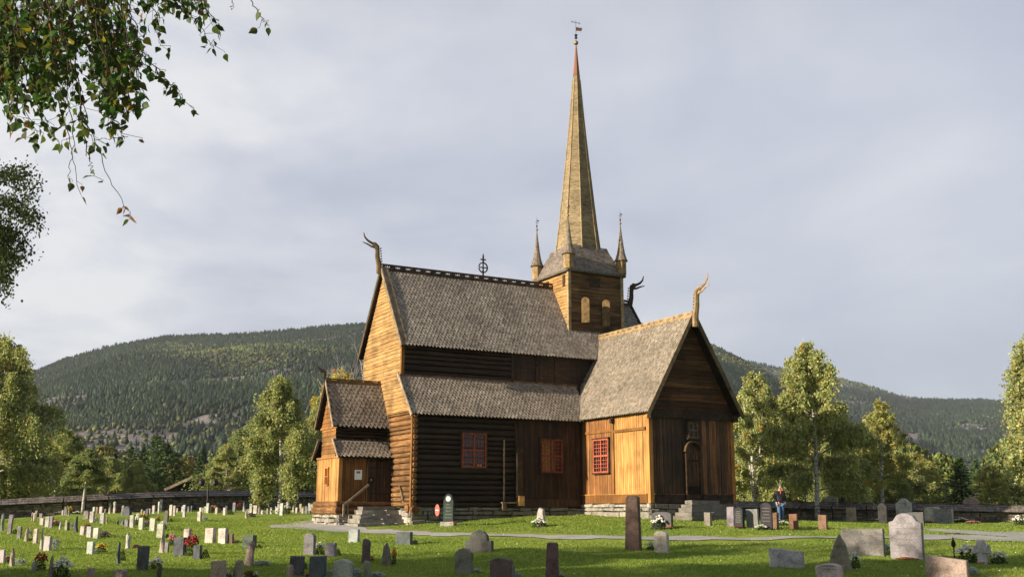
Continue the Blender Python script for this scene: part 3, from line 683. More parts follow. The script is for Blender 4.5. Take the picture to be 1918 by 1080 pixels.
# wheel cross on the nave ridge
mb = MB(); x = 5.21; z0 = ZR
mb.box(x - .035, CY - .03, z0, x + .035, CY + .03, z0 + .55); mb.box(x - .035, CY - .03, z0 + .95, x + .035, CY + .03, z0 + 1.3)
mb.tube([(x + .24 * math.cos(t), CY, z0 + .68 + .25 * math.sin(t)) for t in np.linspace(0, 2 * math.pi, 25)], [.035] * 25, 6)
mb.box(x - .22, CY - .025, z0 + .655, x + .22, CY + .025, z0 + .705); mb.box(x - .028, CY - .022, z0 + .46, x + .028, CY + .022, z0 + .92)
mb.box(x - .15, CY - .02, z0 + 1.06, x + .15, CY + .02, z0 + 1.12); mb.tube([(x, CY, z0 + 1.28), (x, CY, z0 + 1.42)], [.04, .005], 6)
part(mb, 'ridge_cross', 'trimdark')

# tower -----------------------------------------------------------
TW = 1.59; T0, T1 = 8.0, 11.80
tw = MB()
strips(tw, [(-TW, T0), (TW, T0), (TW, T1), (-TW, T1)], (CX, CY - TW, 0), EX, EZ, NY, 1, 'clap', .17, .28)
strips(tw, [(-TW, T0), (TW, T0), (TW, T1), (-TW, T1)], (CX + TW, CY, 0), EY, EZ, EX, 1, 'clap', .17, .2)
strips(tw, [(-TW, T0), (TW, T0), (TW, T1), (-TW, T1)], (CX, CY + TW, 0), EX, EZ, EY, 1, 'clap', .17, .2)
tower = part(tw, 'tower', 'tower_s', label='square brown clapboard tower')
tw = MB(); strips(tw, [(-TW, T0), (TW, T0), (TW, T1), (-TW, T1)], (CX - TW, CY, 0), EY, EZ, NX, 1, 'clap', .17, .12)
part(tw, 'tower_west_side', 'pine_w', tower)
tw = MB()
for sx, sy in ((-1, -1), (1, -1), (-1, 1), (1, 1)): tw.box(CX + sx * TW - .08, CY + sy * TW - .08, T0 + .3, CX + sx * TW + .08, CY + sy * TW + .08, T1)
part(tw, 'corner_board', 'trimgold', tower)
# shutters, ajar
def shutter(xc, z0, z1, wd):
    mb = MB(); n = 9; ang = rad(38); hx = xc - wd / 2
    pts = [(0, z0), (wd, z0), (wd, z1 - wd / 2)] + [(wd / 2 + wd / 2 * math.cos(t), z1 - wd / 2 + wd / 2 * math.sin(t)) for t in np.linspace(0, math.pi, n)[1:-1]] + [(0, z1 - wd / 2)]
    vs = []
    for th in (0, .05): vs += [(hx + a * math.cos(ang) - th * math.sin(ang), CY - TW - .06 - a * math.sin(ang) - th * math.cos(ang), z) for a, z in pts]
    m = len(pts); mb.add(vs, [tuple(range(m))[::-1], tuple(range(m, 2 * m))] + [(i, (i + 1) % m, (i + 1) % m + m, i + m) for i in range(m)], (.55, .48, .40))
    part(mb, 'shutter', 'trimgold', tower)
    mb = MB(); mb.box(xc - wd * .5, CY - TW - .05, z0 + .04, xc + wd * .62, CY - TW - .036, z1 - .1, (.5, .5, .5)); part(mb, 'sound_opening', 'trimdark', tower)
shutter(10.14, 9.12, 10.42, .40); shutter(11.38, 9.05, 10.40, .40)
mb = MB()
for yc, z0, z1 in ((CY - 1.15, 11.0, 11.6), (CY + .5, 10.95, 11.55)): mb.box(CX - TW - .045, yc - .11, z0, CX - TW - .036, yc + .11, z1, (1, .85, .7)); mb.box(CX - TW - .06, yc - .14, z0, CX - TW - .035, yc - .1, z1)
mb.box(CX - .35, CY - TW - .05, 11.05, CX + .25, CY - TW - .03, 11.5)
part(mb, 'louvre', 'trimdark', tower)
# flared skirt roof
sk = MB(); prof = [(1.77, 11.72), (1.76, 11.78), (1.55, 12.15), (1.33, 12.62), (1.16, 13.0), (1.07, 13.28)]
for a in range(40):
    f0, f1 = a / 40, (a + 1) / 40
    def pr(f):
        f *= len(prof) - 2; i = min(int(f), len(prof) - 3); g = f - i; i += 1
        return prof[i][0] + (prof[i + 1][0] - prof[i][0]) * g, prof[i][1] + (prof[i + 1][1] - prof[i][1]) * g
    (r0, z0), (r1, z1) = pr(f0), pr(f1)
    for k in range(4):
        c_, s_ = [(1, 0), (0, 1), (-1, 0), (0, -1)][k]
        def Q(rx, ry, z): return (CX + rx * c_ - ry * s_, CY + rx * s_ + ry * c_, z)
        nseg = 9; e0 = .010
        for j in range(nseg):
            a0, a1 = -1 + 2 * j / nseg, -1 + 2 * (j + 1) / nseg; cc = (random.uniform(.95, 1.45),) * 3
            cc = (cc[0], cc[0] * .97, cc[0] * 1.0)
            sk.quad(Q(r0 + e0, a0 * (r0 + e0), z0 + .02), Q(r0 + e0, a1 * (r0 + e0), z0 + .02), Q(r1, a1 * r1, z1 + .02), Q(r1, a0 * r1, z1 + .02), cc)
for k in range(4):
    c_, s_ = [(1, 0), (0, 1), (-1, 0), (0, -1)][k]; Q = lambda rx, ry, z: (CX + rx * c_ - ry * s_, CY + rx * s_ + ry * c_, z)
    sk.quad(Q(1.78, -1.78, 11.70), Q(1.78, 1.78, 11.70), Q(1.77, 1.77, 11.81), Q(1.77, -1.77, 11.81), (.5, .5, .5))
    sk.quad(Q(1.55, -1.55, 11.78), Q(1.55, 1.55, 11.78), Q(1.78, 1.78, 11.70), Q(1.78, -1.78, 11.70), (.25, .25, .25))
part(sk, 'skirt_roof', 'shingle', tower)
# octagonal spire
sp = MB(); zr_ = [(13.18, 1.10), (13.30, 1.055), (14.6, .925), (16.2, .765), (18.3, .560), (20.6, .355), (22.9, .185), (23.2, .165)]
def rs(z): return float(np.interp(z, [a for a, _ in zr_], [b for _, b in zr_]))
z = 13.18
while z < 23.15:
    z2 = min(z + .13, 23.2); r0, r1 = rs(z) / math.cos(math.pi / 8) + .012, rs(z2) / math.cos(math.pi / 8)
    for k in range(8):
        t0, t1 = (k - .5) * math.pi / 4, (k + .5) * math.pi / 4
        c_ = random.uniform(.80, 1.08)
        sp.quad((CX + r0 * math.cos(t0), CY + r0 * math.sin(t0), z), (CX + r0 * math.cos(t1), CY + r0 * math.sin(t1), z), (CX + r1 * math.cos(t1), CY + r1 * math.sin(t1), z2), (CX + r1 * math.cos(t0), CY + r1 * math.sin(t0), z2), (c_, c_ * .98, c_ * .95))
    z = z2
spire = part(sp, 'spire', 'spire', label='tall slender eight sided golden spire')
sp = MB()
for k in range(8):
    t0 = (k - .5) * math.pi / 4; zs_ = [13.2, 14.6, 16.2, 18.3, 20.6, 22.9]
    sp.tube([(CX + (rs(z) / math.cos(math.pi / 8) + .012) * math.cos(t0), CY + (rs(z) / math.cos(math.pi / 8) + .012) * math.sin(t0), z) for z in zs_], [.035, .035, .034, .032, .027, .018], 5, (.95, .95, .95))
part(sp, 'edge_batten', 'trimgold', spire)
sp = MB(); sp.lathe(CX, CY, [(.20, 23.15), (.185, 23.2), (.12, 23.9), (.06, 24.6), (.03, 24.9)], 8, math.pi / 8, (1, 1, 1)); part(sp, 'spire_cap', 'copper', spire)
def vane(x, y, z0, s, big, parent):
    mb = MB(); mb.tube([(x, y, z0), (x, y, z0 + 1.5 * s)], [.014 * max(s, .75), .008], 6)
    mb.lathe(x, y, [(.02 * s, z0 + .42 * s), (.09 * s, z0 + .48 * s), (.03 * s, z0 + .56 * s), (.10 * s, z0 + .64 * s), (.02 * s, z0 + .70 * s)], 10)
    if big: mb.tube([(x - .26, y, z0 + 1.36 * s), (x + .26, y, z0 + 1.38 * s)], [.014, .014], 6); mb.tube([(x - .26, y, z0 + 1.3 * s), (x - .26, y, z0 + 1.43 * s)], [.012, .012], 5); mb.tube([(x + .26, y, z0 + 1.31 * s), (x + .26, y, z0 + 1.44 * s)], [.012, .012], 5)
    else: mb.tube([(x - .1, y, z0 + .95 * s), (x + .1, y, z0 + .95 * s)], [.012, .012], 5)
    v_ = part(mb, 'weathervane', 'ironb', parent)
    mb = MB(); mb.lathe(x, y, [(.01, z0 + .08 * s)] + [(.125 * s * math.sin(t), z0 + .2 * s - .125 * s * math.cos(t)) for t in np.linspace(.3, 2.85, 9)] + [(.01, z0 + .33 * s)], 14)
    part(mb, 'ball', 'gilt', parent, True)
    mb = MB()
    if big:
        for y_ in (-.006, .006): mb.quad((x + .015, y + y_, z0 + .93), (x + .36, y + y_, z0 + .98), (x + .33, y + y_, z0 + 1.17), (x + .015, y + y_, z0 + 1.14))
        mb.quad((x + .36, y, z0 + .98), (x + .42, y, z0 + 1.16), (x + .33, y, z0 + 1.17), (x + .30, y, z0 + 1.08))
    else: mb.box(x + .01, y - .005, z0 + 1.1 * s, x + .13, y + .005, z0 + 1.22 * s)
    part(mb, 'flag', 'vane' if big else 'trim', parent)
vane(CX, CY, 24.85, 1.03, True, spire)
def turret(x, y, nm):
    mb = MB(); zb = 11.86
    mb.lathe(x, y, [(.12, zb - .12), (.26, zb), (.27, zb + .02), (.27, zb + .74)], 8, math.pi / 8, (.95, .9, .85))
    tu = part(mb, 'turret', 'trimgold', tower)
    mb = MB(); mb.lathe(x, y, [(.30, zb + .70), (.365, zb + .72), (.30, zb + .86), (.22, zb + 1.12), (.155, zb + 1.5), (.10, zb + 1.95), (.05, zb + 2.35), (.02, zb + 2.7)], 12, 0, (1, .95, .9))
    part(mb, 'turret_roof', 'shingle', tu)
    vane(x, y, zb + 2.65, .52, False, tu)
for sx in (-1, 1):
    for sy in (-1, 1): turret(CX + sx * 1.60, CY + sy * 1.60, '')

# porch -----------------------------------------------------------
pz0 = -.272
mb = MB(); strips(mb, [(PW0 + .02, .02), (PW1 - .02, .02), (PW1 - .02, 2.2), (PW0 + .02, 2.2)], (PX, 0, 0), EY, EZ, NX, 0, 'board', .17, .15)
strips(mb, [(2.86, 2.2), (4.74, 2.2), (4.74, 3.5), (2.86, 3.5)], (PX, 0, 0), EY, EZ, NX, 1, 'clap', .2, .2, base=(.62, .58, .55))
strips(mb, [(2.78, 3.55), (4.82, 3.55), (PCY, 5.5)], (PX - .02, 0, 0), EY, EZ, NX, 1, 'clap', .2, .2, base=(.62, .56, .5))
mb.box(PX - .06, 2.6, 3.47, PX - .02, 5.0, 3.56, (.7, .65, .6)); mb.box(PX - .06, PW0, 2.16, PX - .02, PW1, 2.24, (.8, .75, .7))
porch = part(mb, 'porch', 'pine_v', label='small two tiered west porch with orange boards')
mb = MB(); strips(mb, [(PX + .1, .3), (-1.2, .3), (-1.2, 2.2), (PX + .1, 2.2)], (0, PW0, 0), EX, EZ, NY, 0, 'board', .19, .25, base=(.42, .36, .32))
mb.box(PX - .05, PW0 - .05, .02, PX + .12, PW0 + .1, 2.2, (1.0, .95, .9))
part(mb, 'side_wall', 'pine_v', porch)
mb = MB(); strips(mb, [(PX, 2.2), (0, 2.2), (0, 3.5), (PX, 3.5)], (0, 2.86, 0), EX, EZ, NY, 1, 'log', .2); part(mb, 'upper_wall', 'tar_h', porch); mb = MB(); strips(mb, [(PX, 0), (0, 0), (0, 2.2), (PX, 2.2)], (0, PW1, 0), EX, EZ, EY, 0, 'board', .2); part(mb, 'north_wall', 'tar_h', porch)
mb = MB(); mb.tube([(PX - .12, PW0 - .02, -.10), (-.05, PW0 - .02, -.10)], [.17, .17], 10, (.7, .65, .6)); mb.tube([(PX - .12, PW0 - .0, .16), (-.05, PW0 - .0, .16)], [.15, .15], 10, (.6, .55, .5))
mb.tube([(PX - .02, PW0 - .16, -.10), (PX - .02, PW1 + .16, -.10)], [.17, .17], 10, (1.15, 1.1, 1)); mb.tube([(PX - .0, PW0 - .1, .16), (PX - .0, PW1 + .1, .16)], [.14, .14], 10, (1, .95, .9))
part(mb, 'base_log', 'log_w', porch)
# porch door
mb = MB(); strips(mb, [(-1.08, .30), (-.06, .30), (-.06, 2.02), (-1.08, 2.02)], (0, PW0 - .03, 0), EX, EZ, NY, 0, 'board', .17, .3, base=(1.4, 1.3, 1.2))
mb.box(-1.2, PW0 - .10, .25, -1.08, PW0 + .02, 2.12, (1.6, 1.4, 1.2)); mb.box(-.07, PW0 - .1, .25, .0, PW0, 2.12)
door = part(mb, 'door', 'tar_v', porch, label='dark plank porch door above the stone steps')
mb = MB(); mb.box(-1.06, PW0 - .062, .60, -.1, PW0 - .045, .65); mb.box(-1.06, PW0 - .062, 1.72, -.1, PW0 - .045, 1.77); part(mb, 'hinge', 'ironb', door)
mb = MB(); mb.box(-1.10, PW0 - .10, 1.10, -.86, PW0 - .06, 1.30); mb.lathe(-.98, PW0 - .12, [(.05, 1.15), (.06, 1.2), (.05, 1.25)], 8); part(mb, 'lock', 'ironb', door)
mb = MB()
for y0, y1, z0, z1 in ((3.62, 3.66, 1.03, 1.74), (4.0, 4.04, 1.03, 1.74), (3.6, 4.06, 1.74, 1.79), (3.6, 4.06, .98, 1.03), (3.66, 4.0, 1.36, 1.39)): mb.box(PX - .075, y0, z0, PX - .01, y1, z1, (1.3, 1.1, .9))
mb.box(PX - .075, 3.815, 1.03, PX - .03, 3.845, 1.74, (1, 1, 1))
wn = part(mb, 'window', 'pine_v', porch); mb = MB(); mb.box(PX - .03, 3.66, 1.03, PX - .018, 4.0, 1.74); part(mb, 'pane', 'redpaint', wn)
# nave log post at the doorway and hand rails
mb = MB(); mb.beam((-2.30, PW0 - .28, .12), (-1.18, PW0 - .28, 1.0), .05, .09); mb.box(-2.33, PW0 - .32, -.35, -2.24, PW0 - .24, .16); mb.box(-2.15, PW0 - .31, -.3, -2.08, PW0 - .25, .22, (.6, .6, .6))
part(mb, 'handrail', 'trim', porch)
mb = MB(); mb.beam((-.02, 1.35, 1.05), (.0, .85, .18), .05, .10); mb.beam((-.12, 1.05, .95), (-.08, .7, .35), .05, .07, (0, 0, 1), (.4, .35, .3)); part(mb, 'handrail', 'trim', porch)
mb = MB(); mb.tube([(-.14, .24, -.0), (.06, .24, -.0)], [.20, .20], 10, (1, .95, .9)); mb.tube([(.10, -.22, -.06), (.10, .1, -.06)], [.19, .2], 10, (.8, .75, .7)); part(mb, 'log_ends', 'log_w')
# pinned notice beside the door
ntc = MB(); ntc.box(-1.76, PW0 - .045, 1.22, -1.42, PW0 - .028, 1.64); n_o = part(ntc, 'notice', 'white', porch)
mb = MB(); mb.box(-1.68, PW0 - .050, 1.49, -1.50, PW0 - .047, 1.58); part(mb, 'printed_picture', 'engrave', n_o)

# windows ---------------------------------------------------------
def window(kind, c0, c1, z0, z1, mat='redpaint', cols=3, rows=4, tone=1.0, trim=True):
    """kind 'S' (faces -y at y=c) ..."""
    ax_, off = kind; e0 = .075
    def bx(mb, a0, b0, a1, b1, d0, d1, col=(tone,) * 3):
        if ax_ == 'y': mb.box(a0, off - d1, b0, a1, off - d0, b1, col)
        else: mb.box(off - d1, a0, b0, off - d0, a1, b1, col)
    mb = MB(); f = .055; bx(mb, c0 - f, z0 - f, c0, z1 + f, e0 - .03, e0 + .045); bx(mb, c1, z0 - f, c1 + f, z1 + f, e0 - .03, e0 + .045)
    bx(mb, c0, z0 - f, c1, z0, e0 - .03, e0 + .045); bx(mb, c0, z1, c1, z1 + f, e0 - .03, e0 + .045)
    fr = part(mb, 'window', mat)
    mb = MB(); xm = (c0 + c1) / 2; zm = (z0 + z1) / 2 + .0
    bx(mb, xm - .035, z0, xm + .035, z1, e0 - .02, e0 + .03); bx(mb, c0, zm - .035, xm - .035, zm + .035, e0 - .02, e0 + .028); bx(mb, xm + .035, zm - .035, c1, zm + .035, e0 - .02, e0 + .028)
    part(mb, 'mullion', mat, fr)
    mb = MB()
    for (a0, a1) in ((c0, xm - .035), (xm + .035, c1)):
        for (b0, b1) in ((z0, zm - .035), (zm + .035, z1)):
            for i in range(1, cols): x_ = a0 + (a1 - a0) * i / cols; bx(mb, x_ - .010, b0, x_ + .010, b1, e0 - .02, e0 + .004)
            for i in range(1, rows): z_ = b0 + (b1 - b0) * i / rows; bx(mb, a0, z_ - .010, a1, z_ + .010, e0 - .02, e0 + .0025)
    part(mb, 'glazing_bar', mat, fr)
    mb = MB(); bx(mb, c0, z0, c1, z1, e0 - .03, e0 - .012); part(mb, 'pane', 'glass', fr)
    if trim:
        mb = MB(); bx(mb, c0 - .13, z0 - .12, c1 + .13, z0 - .06, 0, e0 + .07, (1, 1, 1)); bx(mb, c0 - .13, z1 + .06, c1 + .13, z1 + .12, 0, e0 + .07, (1, 1, 1))
        bx(mb, c0 - .12, z0 - .06, c0 - .058, z1 + .06, 0, e0 + .02, (1, 1, 1)); bx(mb, c1 + .058, z0 - .06, c1 + .12, z1 + .06, 0, e0 + .02, (1, 1, 1))
        part(mb, 'frame', 'trimdark', fr)
    return fr
w1 = window(('y', 0), 2.36, 3.42, 1.80, 3.20, tone=.75)
mb = MB(); mb.lathe(3.08, -.10, [(.03, 1.81), (.05, 1.84), (.04, 1.9)], 8); mb.lathe(3.2, -.10, [(.03, 1.81), (.05, 1.84), (.04, 1.9)], 8); part(mb, 'flower', 'vane', w1)
window(('y', 0), 6.36, 7.36, 1.66, 3.04, tone=.55)
window(('x', LN), -2.22, -1.12, 1.64, 3.02, tone=1.25)
window(('y', -TT_), 10.64, 11.04, 3.05, 3.62, 'trimdark', 2, 2, 2.5)
# south door with arched hood
mb = MB(); strips(mb, [(10.46, .42), (11.14, .42), (11.14, 2.35), (10.46, 2.35)], (0, -TT_ - .05, 0), EX, EZ, NY, 0, 'board', .17, .2, base=(2.2, 1.8, 1.4))
c0, zc, r = 10.80, 2.35, .34
pts = [(c0 + r * math.cos(t), -TT_ - .045, zc + r * math.sin(t)) for t in np.linspace(0, math.pi, 11)]; mb.add(pts, [tuple(range(11))[::-1]], (2.2, 1.8, 1.4))
sdoor = part(mb, 'door', 'tar_v', label='narrow round topped door in the transept front')
mb = MB(); mb.box(10.40, -TT_ - .12, .40, 10.46, -TT_, 2.35, (1.6, 1.4, 1.2)); mb.box(11.14, -TT_ - .12, .40, 11.20, -TT_, 2.35, (1.2, 1.1, 1)); mb.box(10.46, -TT_ - .09, 2.0, 11.14, -TT_ - .05, 2.06, (.6, .6, .6)); mb.box(10.46, -TT_ - .09, .62, 11.14, -TT_ - .06, .95, (.3, .3, .3))
part(mb, 'frame', 'trimdark', sdoor)
mb = MB(); T_ = np.linspace(.0, math.pi, 13)
for a, b in zip(T_, T_[1:]):
    for ra, rb_, d0 in ((.38, .47, .20),):
        P_ = lambda rr, t, y: (c0 + rr * math.cos(t), -TT_ - y, zc + .06 + rr * math.sin(t))
        mb.add([P_(ra, a, 0), P_(rb_, a, 0), P_(rb_, b, 0), P_(ra, b, 0), P_(ra, a, d0), P_(rb_, a, d0), P_(rb_, b, d0), P_(ra, b, d0)], [(4, 5, 6, 7), (1, 2, 6, 5), (0, 4, 7, 3)], (.30, .26, .22))
part(mb, 'arched_hood', 'trimgold', sdoor)
# prop post and thin pole against the south wall
mb = MB(); mb.box(4.96, -.26, .42, 5.24, -.10, 2.62, (1.2, 1.2, 1.15)); mb.beam((5.0, -.2, 2.6), (4.93, -.12, 3.7), .06, .06, EY)
pst = part(mb, 'prop_post', 'trimdark'); mb = MB(); mb.box(5.03, -.30, .12, 5.31, -.08, .55, (1.6, 1.3, .9)); part(mb, 'post_foot', 'trimgold', pst)
mb = MB(); mb.box(4.32, -.17, .1, 4.38, -.11, 3.0, (.8, .8, .8)); mb.box(4.2, -.28, .22, 5.02, -.10, .28, (1, .9, .8)); mb.box(4.24, -.26, -.1, 4.42, -.10, .22, (.6, .55, .5)); part(mb, 'wall_pole', 'trim')

# foundation ------------------------------------------------------
def masonry(mb, a, b, z_top, thick, ln, ht, zlow, tone=1.0, depth=.12):
    a, b = Vc(a), Vc(b); L = (b - a).length; d = (b - a) / L; n = Vc((d.y, -d.x, 0)); z = z_top
    while z > zlow:
        h = ht * random.uniform(.7, 1.3); x = -random.uniform(0, ln)
        while x < L:
            l = ln * random.uniform(.35, 2.0); x0 = max(x, 0); x1 = min(x + l, L)
            if x1 - x0 > .05:
                k = random.uniform(.62, 1.1) * tone * .85; o0 = random.uniform(0, depth * .5); j = .03
                P_ = lambda xx, oo, zz: a + d * (xx + random.uniform(-j, j)) + n * (oo + random.uniform(-j, j)) + Vc((0, 0, zz + random.uniform(-j, j)))
                f = [P_(x0 + .012, o0, z - h + .012), P_(x1 - .012, o0, z - h + .012), P_(x1 - .012, o0, z - .008), P_(x0 + .012, o0, z - .008)]
                m_ = [p + n * .035 + d * s_ * .02 + Vc((0, 0, t_ * .02)) for p, s_, t_ in zip(f, (1, -1, -1, 1), (1, 1, -1, -1))]
                bk = [p - n * .25 for p in f]
                mb.add(f + m_ + bk, [(4, 5, 6, 7), (0, 1, 5, 4), (1, 2, 6, 5), (2, 3, 7, 6), (3, 0, 4, 7), (8, 9, 1, 0), (9, 10, 2, 1), (10, 11, 3, 2), (11, 8, 0, 3)], (k, k * random.uniform(.95, 1), k * random.uniform(.88, .98)))
            x += l
        z -= h
mb = MB()
masonry(mb, (0, -.02, 0), (LN, -.02, 0), .03, .3, .5, .17, -1.15, .75)
masonry(mb, (0, 2.3, 0), (0, -.02, 0), -.06, .3, .5, .24, -1.15, 1.15)  # sunlit west faces toned lighter, shaded south faces darker: light in the stone colour
masonry(mb, (LN - .05, -.0, 0), (LN - .05, -TT_, 0), ZTS - .02, .3, .7, .22, -1.1, 1.15)
masonry(mb, (LN - .05, -TT_, 0), (LN + WT, -TT_, 0), ZTS - .02, .3, .55, .2, -1.1, .7)
masonry(mb, (LN + WT, -TT_, 0), (LN + WT, 3, 0), ZTS - .02, .3, .55, .2, -1.1, .8)
masonry(mb, (PX - .05, PW1 + .1, 0), (PX - .05, PW0 - .15, 0), -.28, .3, .45, .17, -1.3, 1.2)
masonry(mb, (PX - .05, PW0 - .15, 0), (0, PW0 - .15, 0), -.28, .3, .45, .17, -1.3, .9)
part(mb, 'foundation', 'found')
fc = MB(); fc.box(.08, .08, -1.2, LN, NW, ZS - .05, (.25,) * 3); fc.box(LN + .08, -TT_ + .1, -1.2, LN + WT - .1, 2, ZTS - .03, (.25,) * 3); fc.box(PX + .1, PW0, -1.2, 0, PW1, -.3, (.25,) * 3); part(fc, 'foundation_core', 'found')
def slabs(mb, x0, x1, y0, y1, z0, z1, n, tn=1):
    w = (x1 - x0) / n
    for i in range(n):
        k = random.uniform(.7, 1.05) * tn; a = x0 + w * i; mb.rough(a + .006, y0, z0, a + w - .006, y1, z1, .02, (k, k * .98, k * .95))
mb = MB()
for k in range(6):
    z1 = .08 - k * .175; slabs(mb, -1.62 - .15 * k, -.14 + .06 * k, 1.45 - .26 * k, 2.25, z1 - .175, z1, [2, 3, 3, 2, 4, 3][k], .75)
part(mb, 'porch_steps', 'found')
mb = MB()
for k in range(5):
    z1 = .36 - k * .165; slabs(mb, 10.25 - .17 * k, 11.75 + .10 * k, -TT_ - .62 - .20 * k, -TT_ - .06, z1 - .165, z1, [1, 2, 1, 2, 1][k], .55)
part(mb, 'door_steps', 'found')

# ------------------------------------------------------------------ churchyard walls
def stone_wall(tops, label, cop_col, ext=None):
    P_ = [at(*t) for t in tops]; root = empty('churchyard_wall', (P_[0].x, P_[0].y, gz_at(P_[0].x, P_[0].y)), label=label, cat='wall')
    L0 = root.location.copy(); mb = MB(); mc = MB(); mk = MB()
    # resample
    pts = []; 
    for a, b in zip(P_, P_[1:]):
        n = max(2, int((b - a).length / 1.6)); pts += [a.lerp(b, i / n) for i in range(n)]
    pts.append(P_[-1])
    for it in range(3): pts = [pts[0]] + [(pts[i - 1] + pts[i] * 2 + pts[i + 1]) / 4 for i in range(1, len(pts) - 1)] + [pts[-1]]
    HC = .34
    for a, b in zip(pts, pts[1:]):
        d = (b - a); d.z = 0; L = d.length; d /= L; n = Vector((d.y, -d.x, 0))
        if n.y > 0: n = -n
        za = min(gz_at(a.x, a.y), gz_at(b.x, b.y)) - .25; zt = min(a.z, b.z) - HC - .02; z = za
        while z < zt:
            h = min(random.uniform(.07, .17), zt - z + .02); x = -random.uniform(0, .2)
            while x < L:
                l = random.uniform(.18, .55); x0, x1 = max(0, x), min(L, x + l); x += l
                if x1 - x0 < .06: continue
                o = random.uniform(.0, .09); k = random.uniform(.5, 1.3); jj = lambda: random.uniform(-.015, .015)
                q = [a + d * (xx + jj()) + n * (.30 + o + jj()) + Vector((0, 0, 0)) for xx in (x0 + .012, x1 - .012)]
                f = [(q[0].x, q[0].y, z + .01 + jj()), (q[1].x, q[1].y, z + .01 + jj()), (q[1].x, q[1].y, z + h - .01 + jj()), (q[0].x, q[0].y, z + h - .01 + jj())]
                bk = [(p[0] - n.x * .3, p[1] - n.y * .3, p[2]) for p in f]
                f = [tuple(Vector(p) - L0) for p in f]; bk = [tuple(Vector(p) - L0) for p in bk]
                mb.add(f + bk, [(0, 1, 2, 3), (3, 2, 6, 7), (4, 5, 1, 0), (1, 5, 6, 2), (4, 0, 3, 7)], (k, k * .98, k * .93))
            z += h
        A = a - L0; B = b - L0; n3 = n
        lo = za - L0.z
        for s_ in (1, -1):
            mk.quad(A + n3 * .2 * s_ + Vector((0, 0, lo - A.z)), B + n3 * .2 * s_ + Vector((0, 0, lo - B.z)), B + n3 * .2 * s_ - Vector((0, 0, HC)), A + n3 * .2 * s_ - Vector((0, 0, HC)), (.3, .3, .3))
            rows = 3
            for r_ in range(rows):
                e0, e1 = .62 - r_ * .21, .62 - (r_ + 1) * .21 - .03; z0_, z1_ = -HC + r_ * .115, -HC + (r_ + 1) * .115
                nn = max(1, int(L / .16))
                for i in range(nn):
                    k = random.uniform(.7, 1.25); pa = A.lerp(B, i / nn); pb = A.lerp(B, (i + .93) / nn); up = Vector((0, 0, .015 + random.uniform(0, .012)))
                    t0 = pa + n3 * e0 * s_ + Vector((0, 0, z0_)) + up; t1 = pb + n3 * e0 * s_ + Vector((0, 0, z0_)) + up
                    t2 = pb + n3 * e1 * s_ + Vector((0, 0, z1_)) + up * .3; t3 = pa + n3 * e1 * s_ + Vector((0, 0, z1_)) + up * .3
                    dn = Vector((0, 0, -.03)); mc.add([t0, t1, t2, t3, t0 + dn, t1 + dn], [(0, 1, 2, 3), (4, 5, 1, 0)], tuple(c * k for c in cop_col))
            mc.quad(A + n3 * .58 * s_ + Vector((0, 0, -HC - .02)), B + n3 * .58 * s_ + Vector((0, 0, -HC - .02)), B + Vector((0, 0, -.06)), A + Vector((0, 0, -.06)), (.3, .3, .3))
    mb.build('masonry', M['drystone'], root); mk.build('wall_core', M['drystone'], root); mc.build('coping', M['shingle'], root)
stone_wall([(-160, 944, 57), (0, 933, 60), (80, 930, 60.5), (160, 926, 61), (240, 921.5, 62.5), (320, 918.5, 64), (450, 917.5, 70), (590, 921, 76), (700, 925, 80)], 'long curved dark stone wall with shingled coping left of the church', (.75, .75, .82))
stone_wall([(1290, 937, 63), (1400, 938, 61), (1500, 939, 58.5), (1620, 941, 57), (1760, 943, 56), (1900, 945, 55), (2100, 948, 53)], 'low stone wall with grey shingled coping behind the graves right of the church', (.80, .78, .82))

# ------------------------------------------------------------------ trees
def tint(base, n, r, sd_=.22, warm=None, pw=.06):
    c = np.array(base)[None] * np.exp(r.normal(0, sd_, n))[:, None]; c[:, 0] *= np.exp(r.normal(0, .12, n))
    if warm is not None:
        k = r.random(n) < pw; c[k] = np.array(warm) * r.uniform(.7, 1.2, k.sum())[:, None]
    return c.astype(np.float32)
def leaf_quads(P, D, size, r, asp=.62):
    """P centres, D leaf axis; pointed diamond leaves"""
    n = len(P); D = D / (np.linalg.norm(D, axis=1)[:, None] + 1e-6); q = r.normal(size=(n, 3)); S = np.cross(D, q); S /= np.linalg.norm(S, axis=1)[:, None] + 1e-6
    s = size * r.uniform(.7, 1.3, n)[:, None]
    V = np.stack([P - D * s * .5, P + S * s * asp * .5 - D * s * .08, P + D * s * .5, P - S * s * asp * .5 - D * s * .08], 1).reshape(-1, 3)
    return V, np.arange(n * 4).reshape(-1, 4)
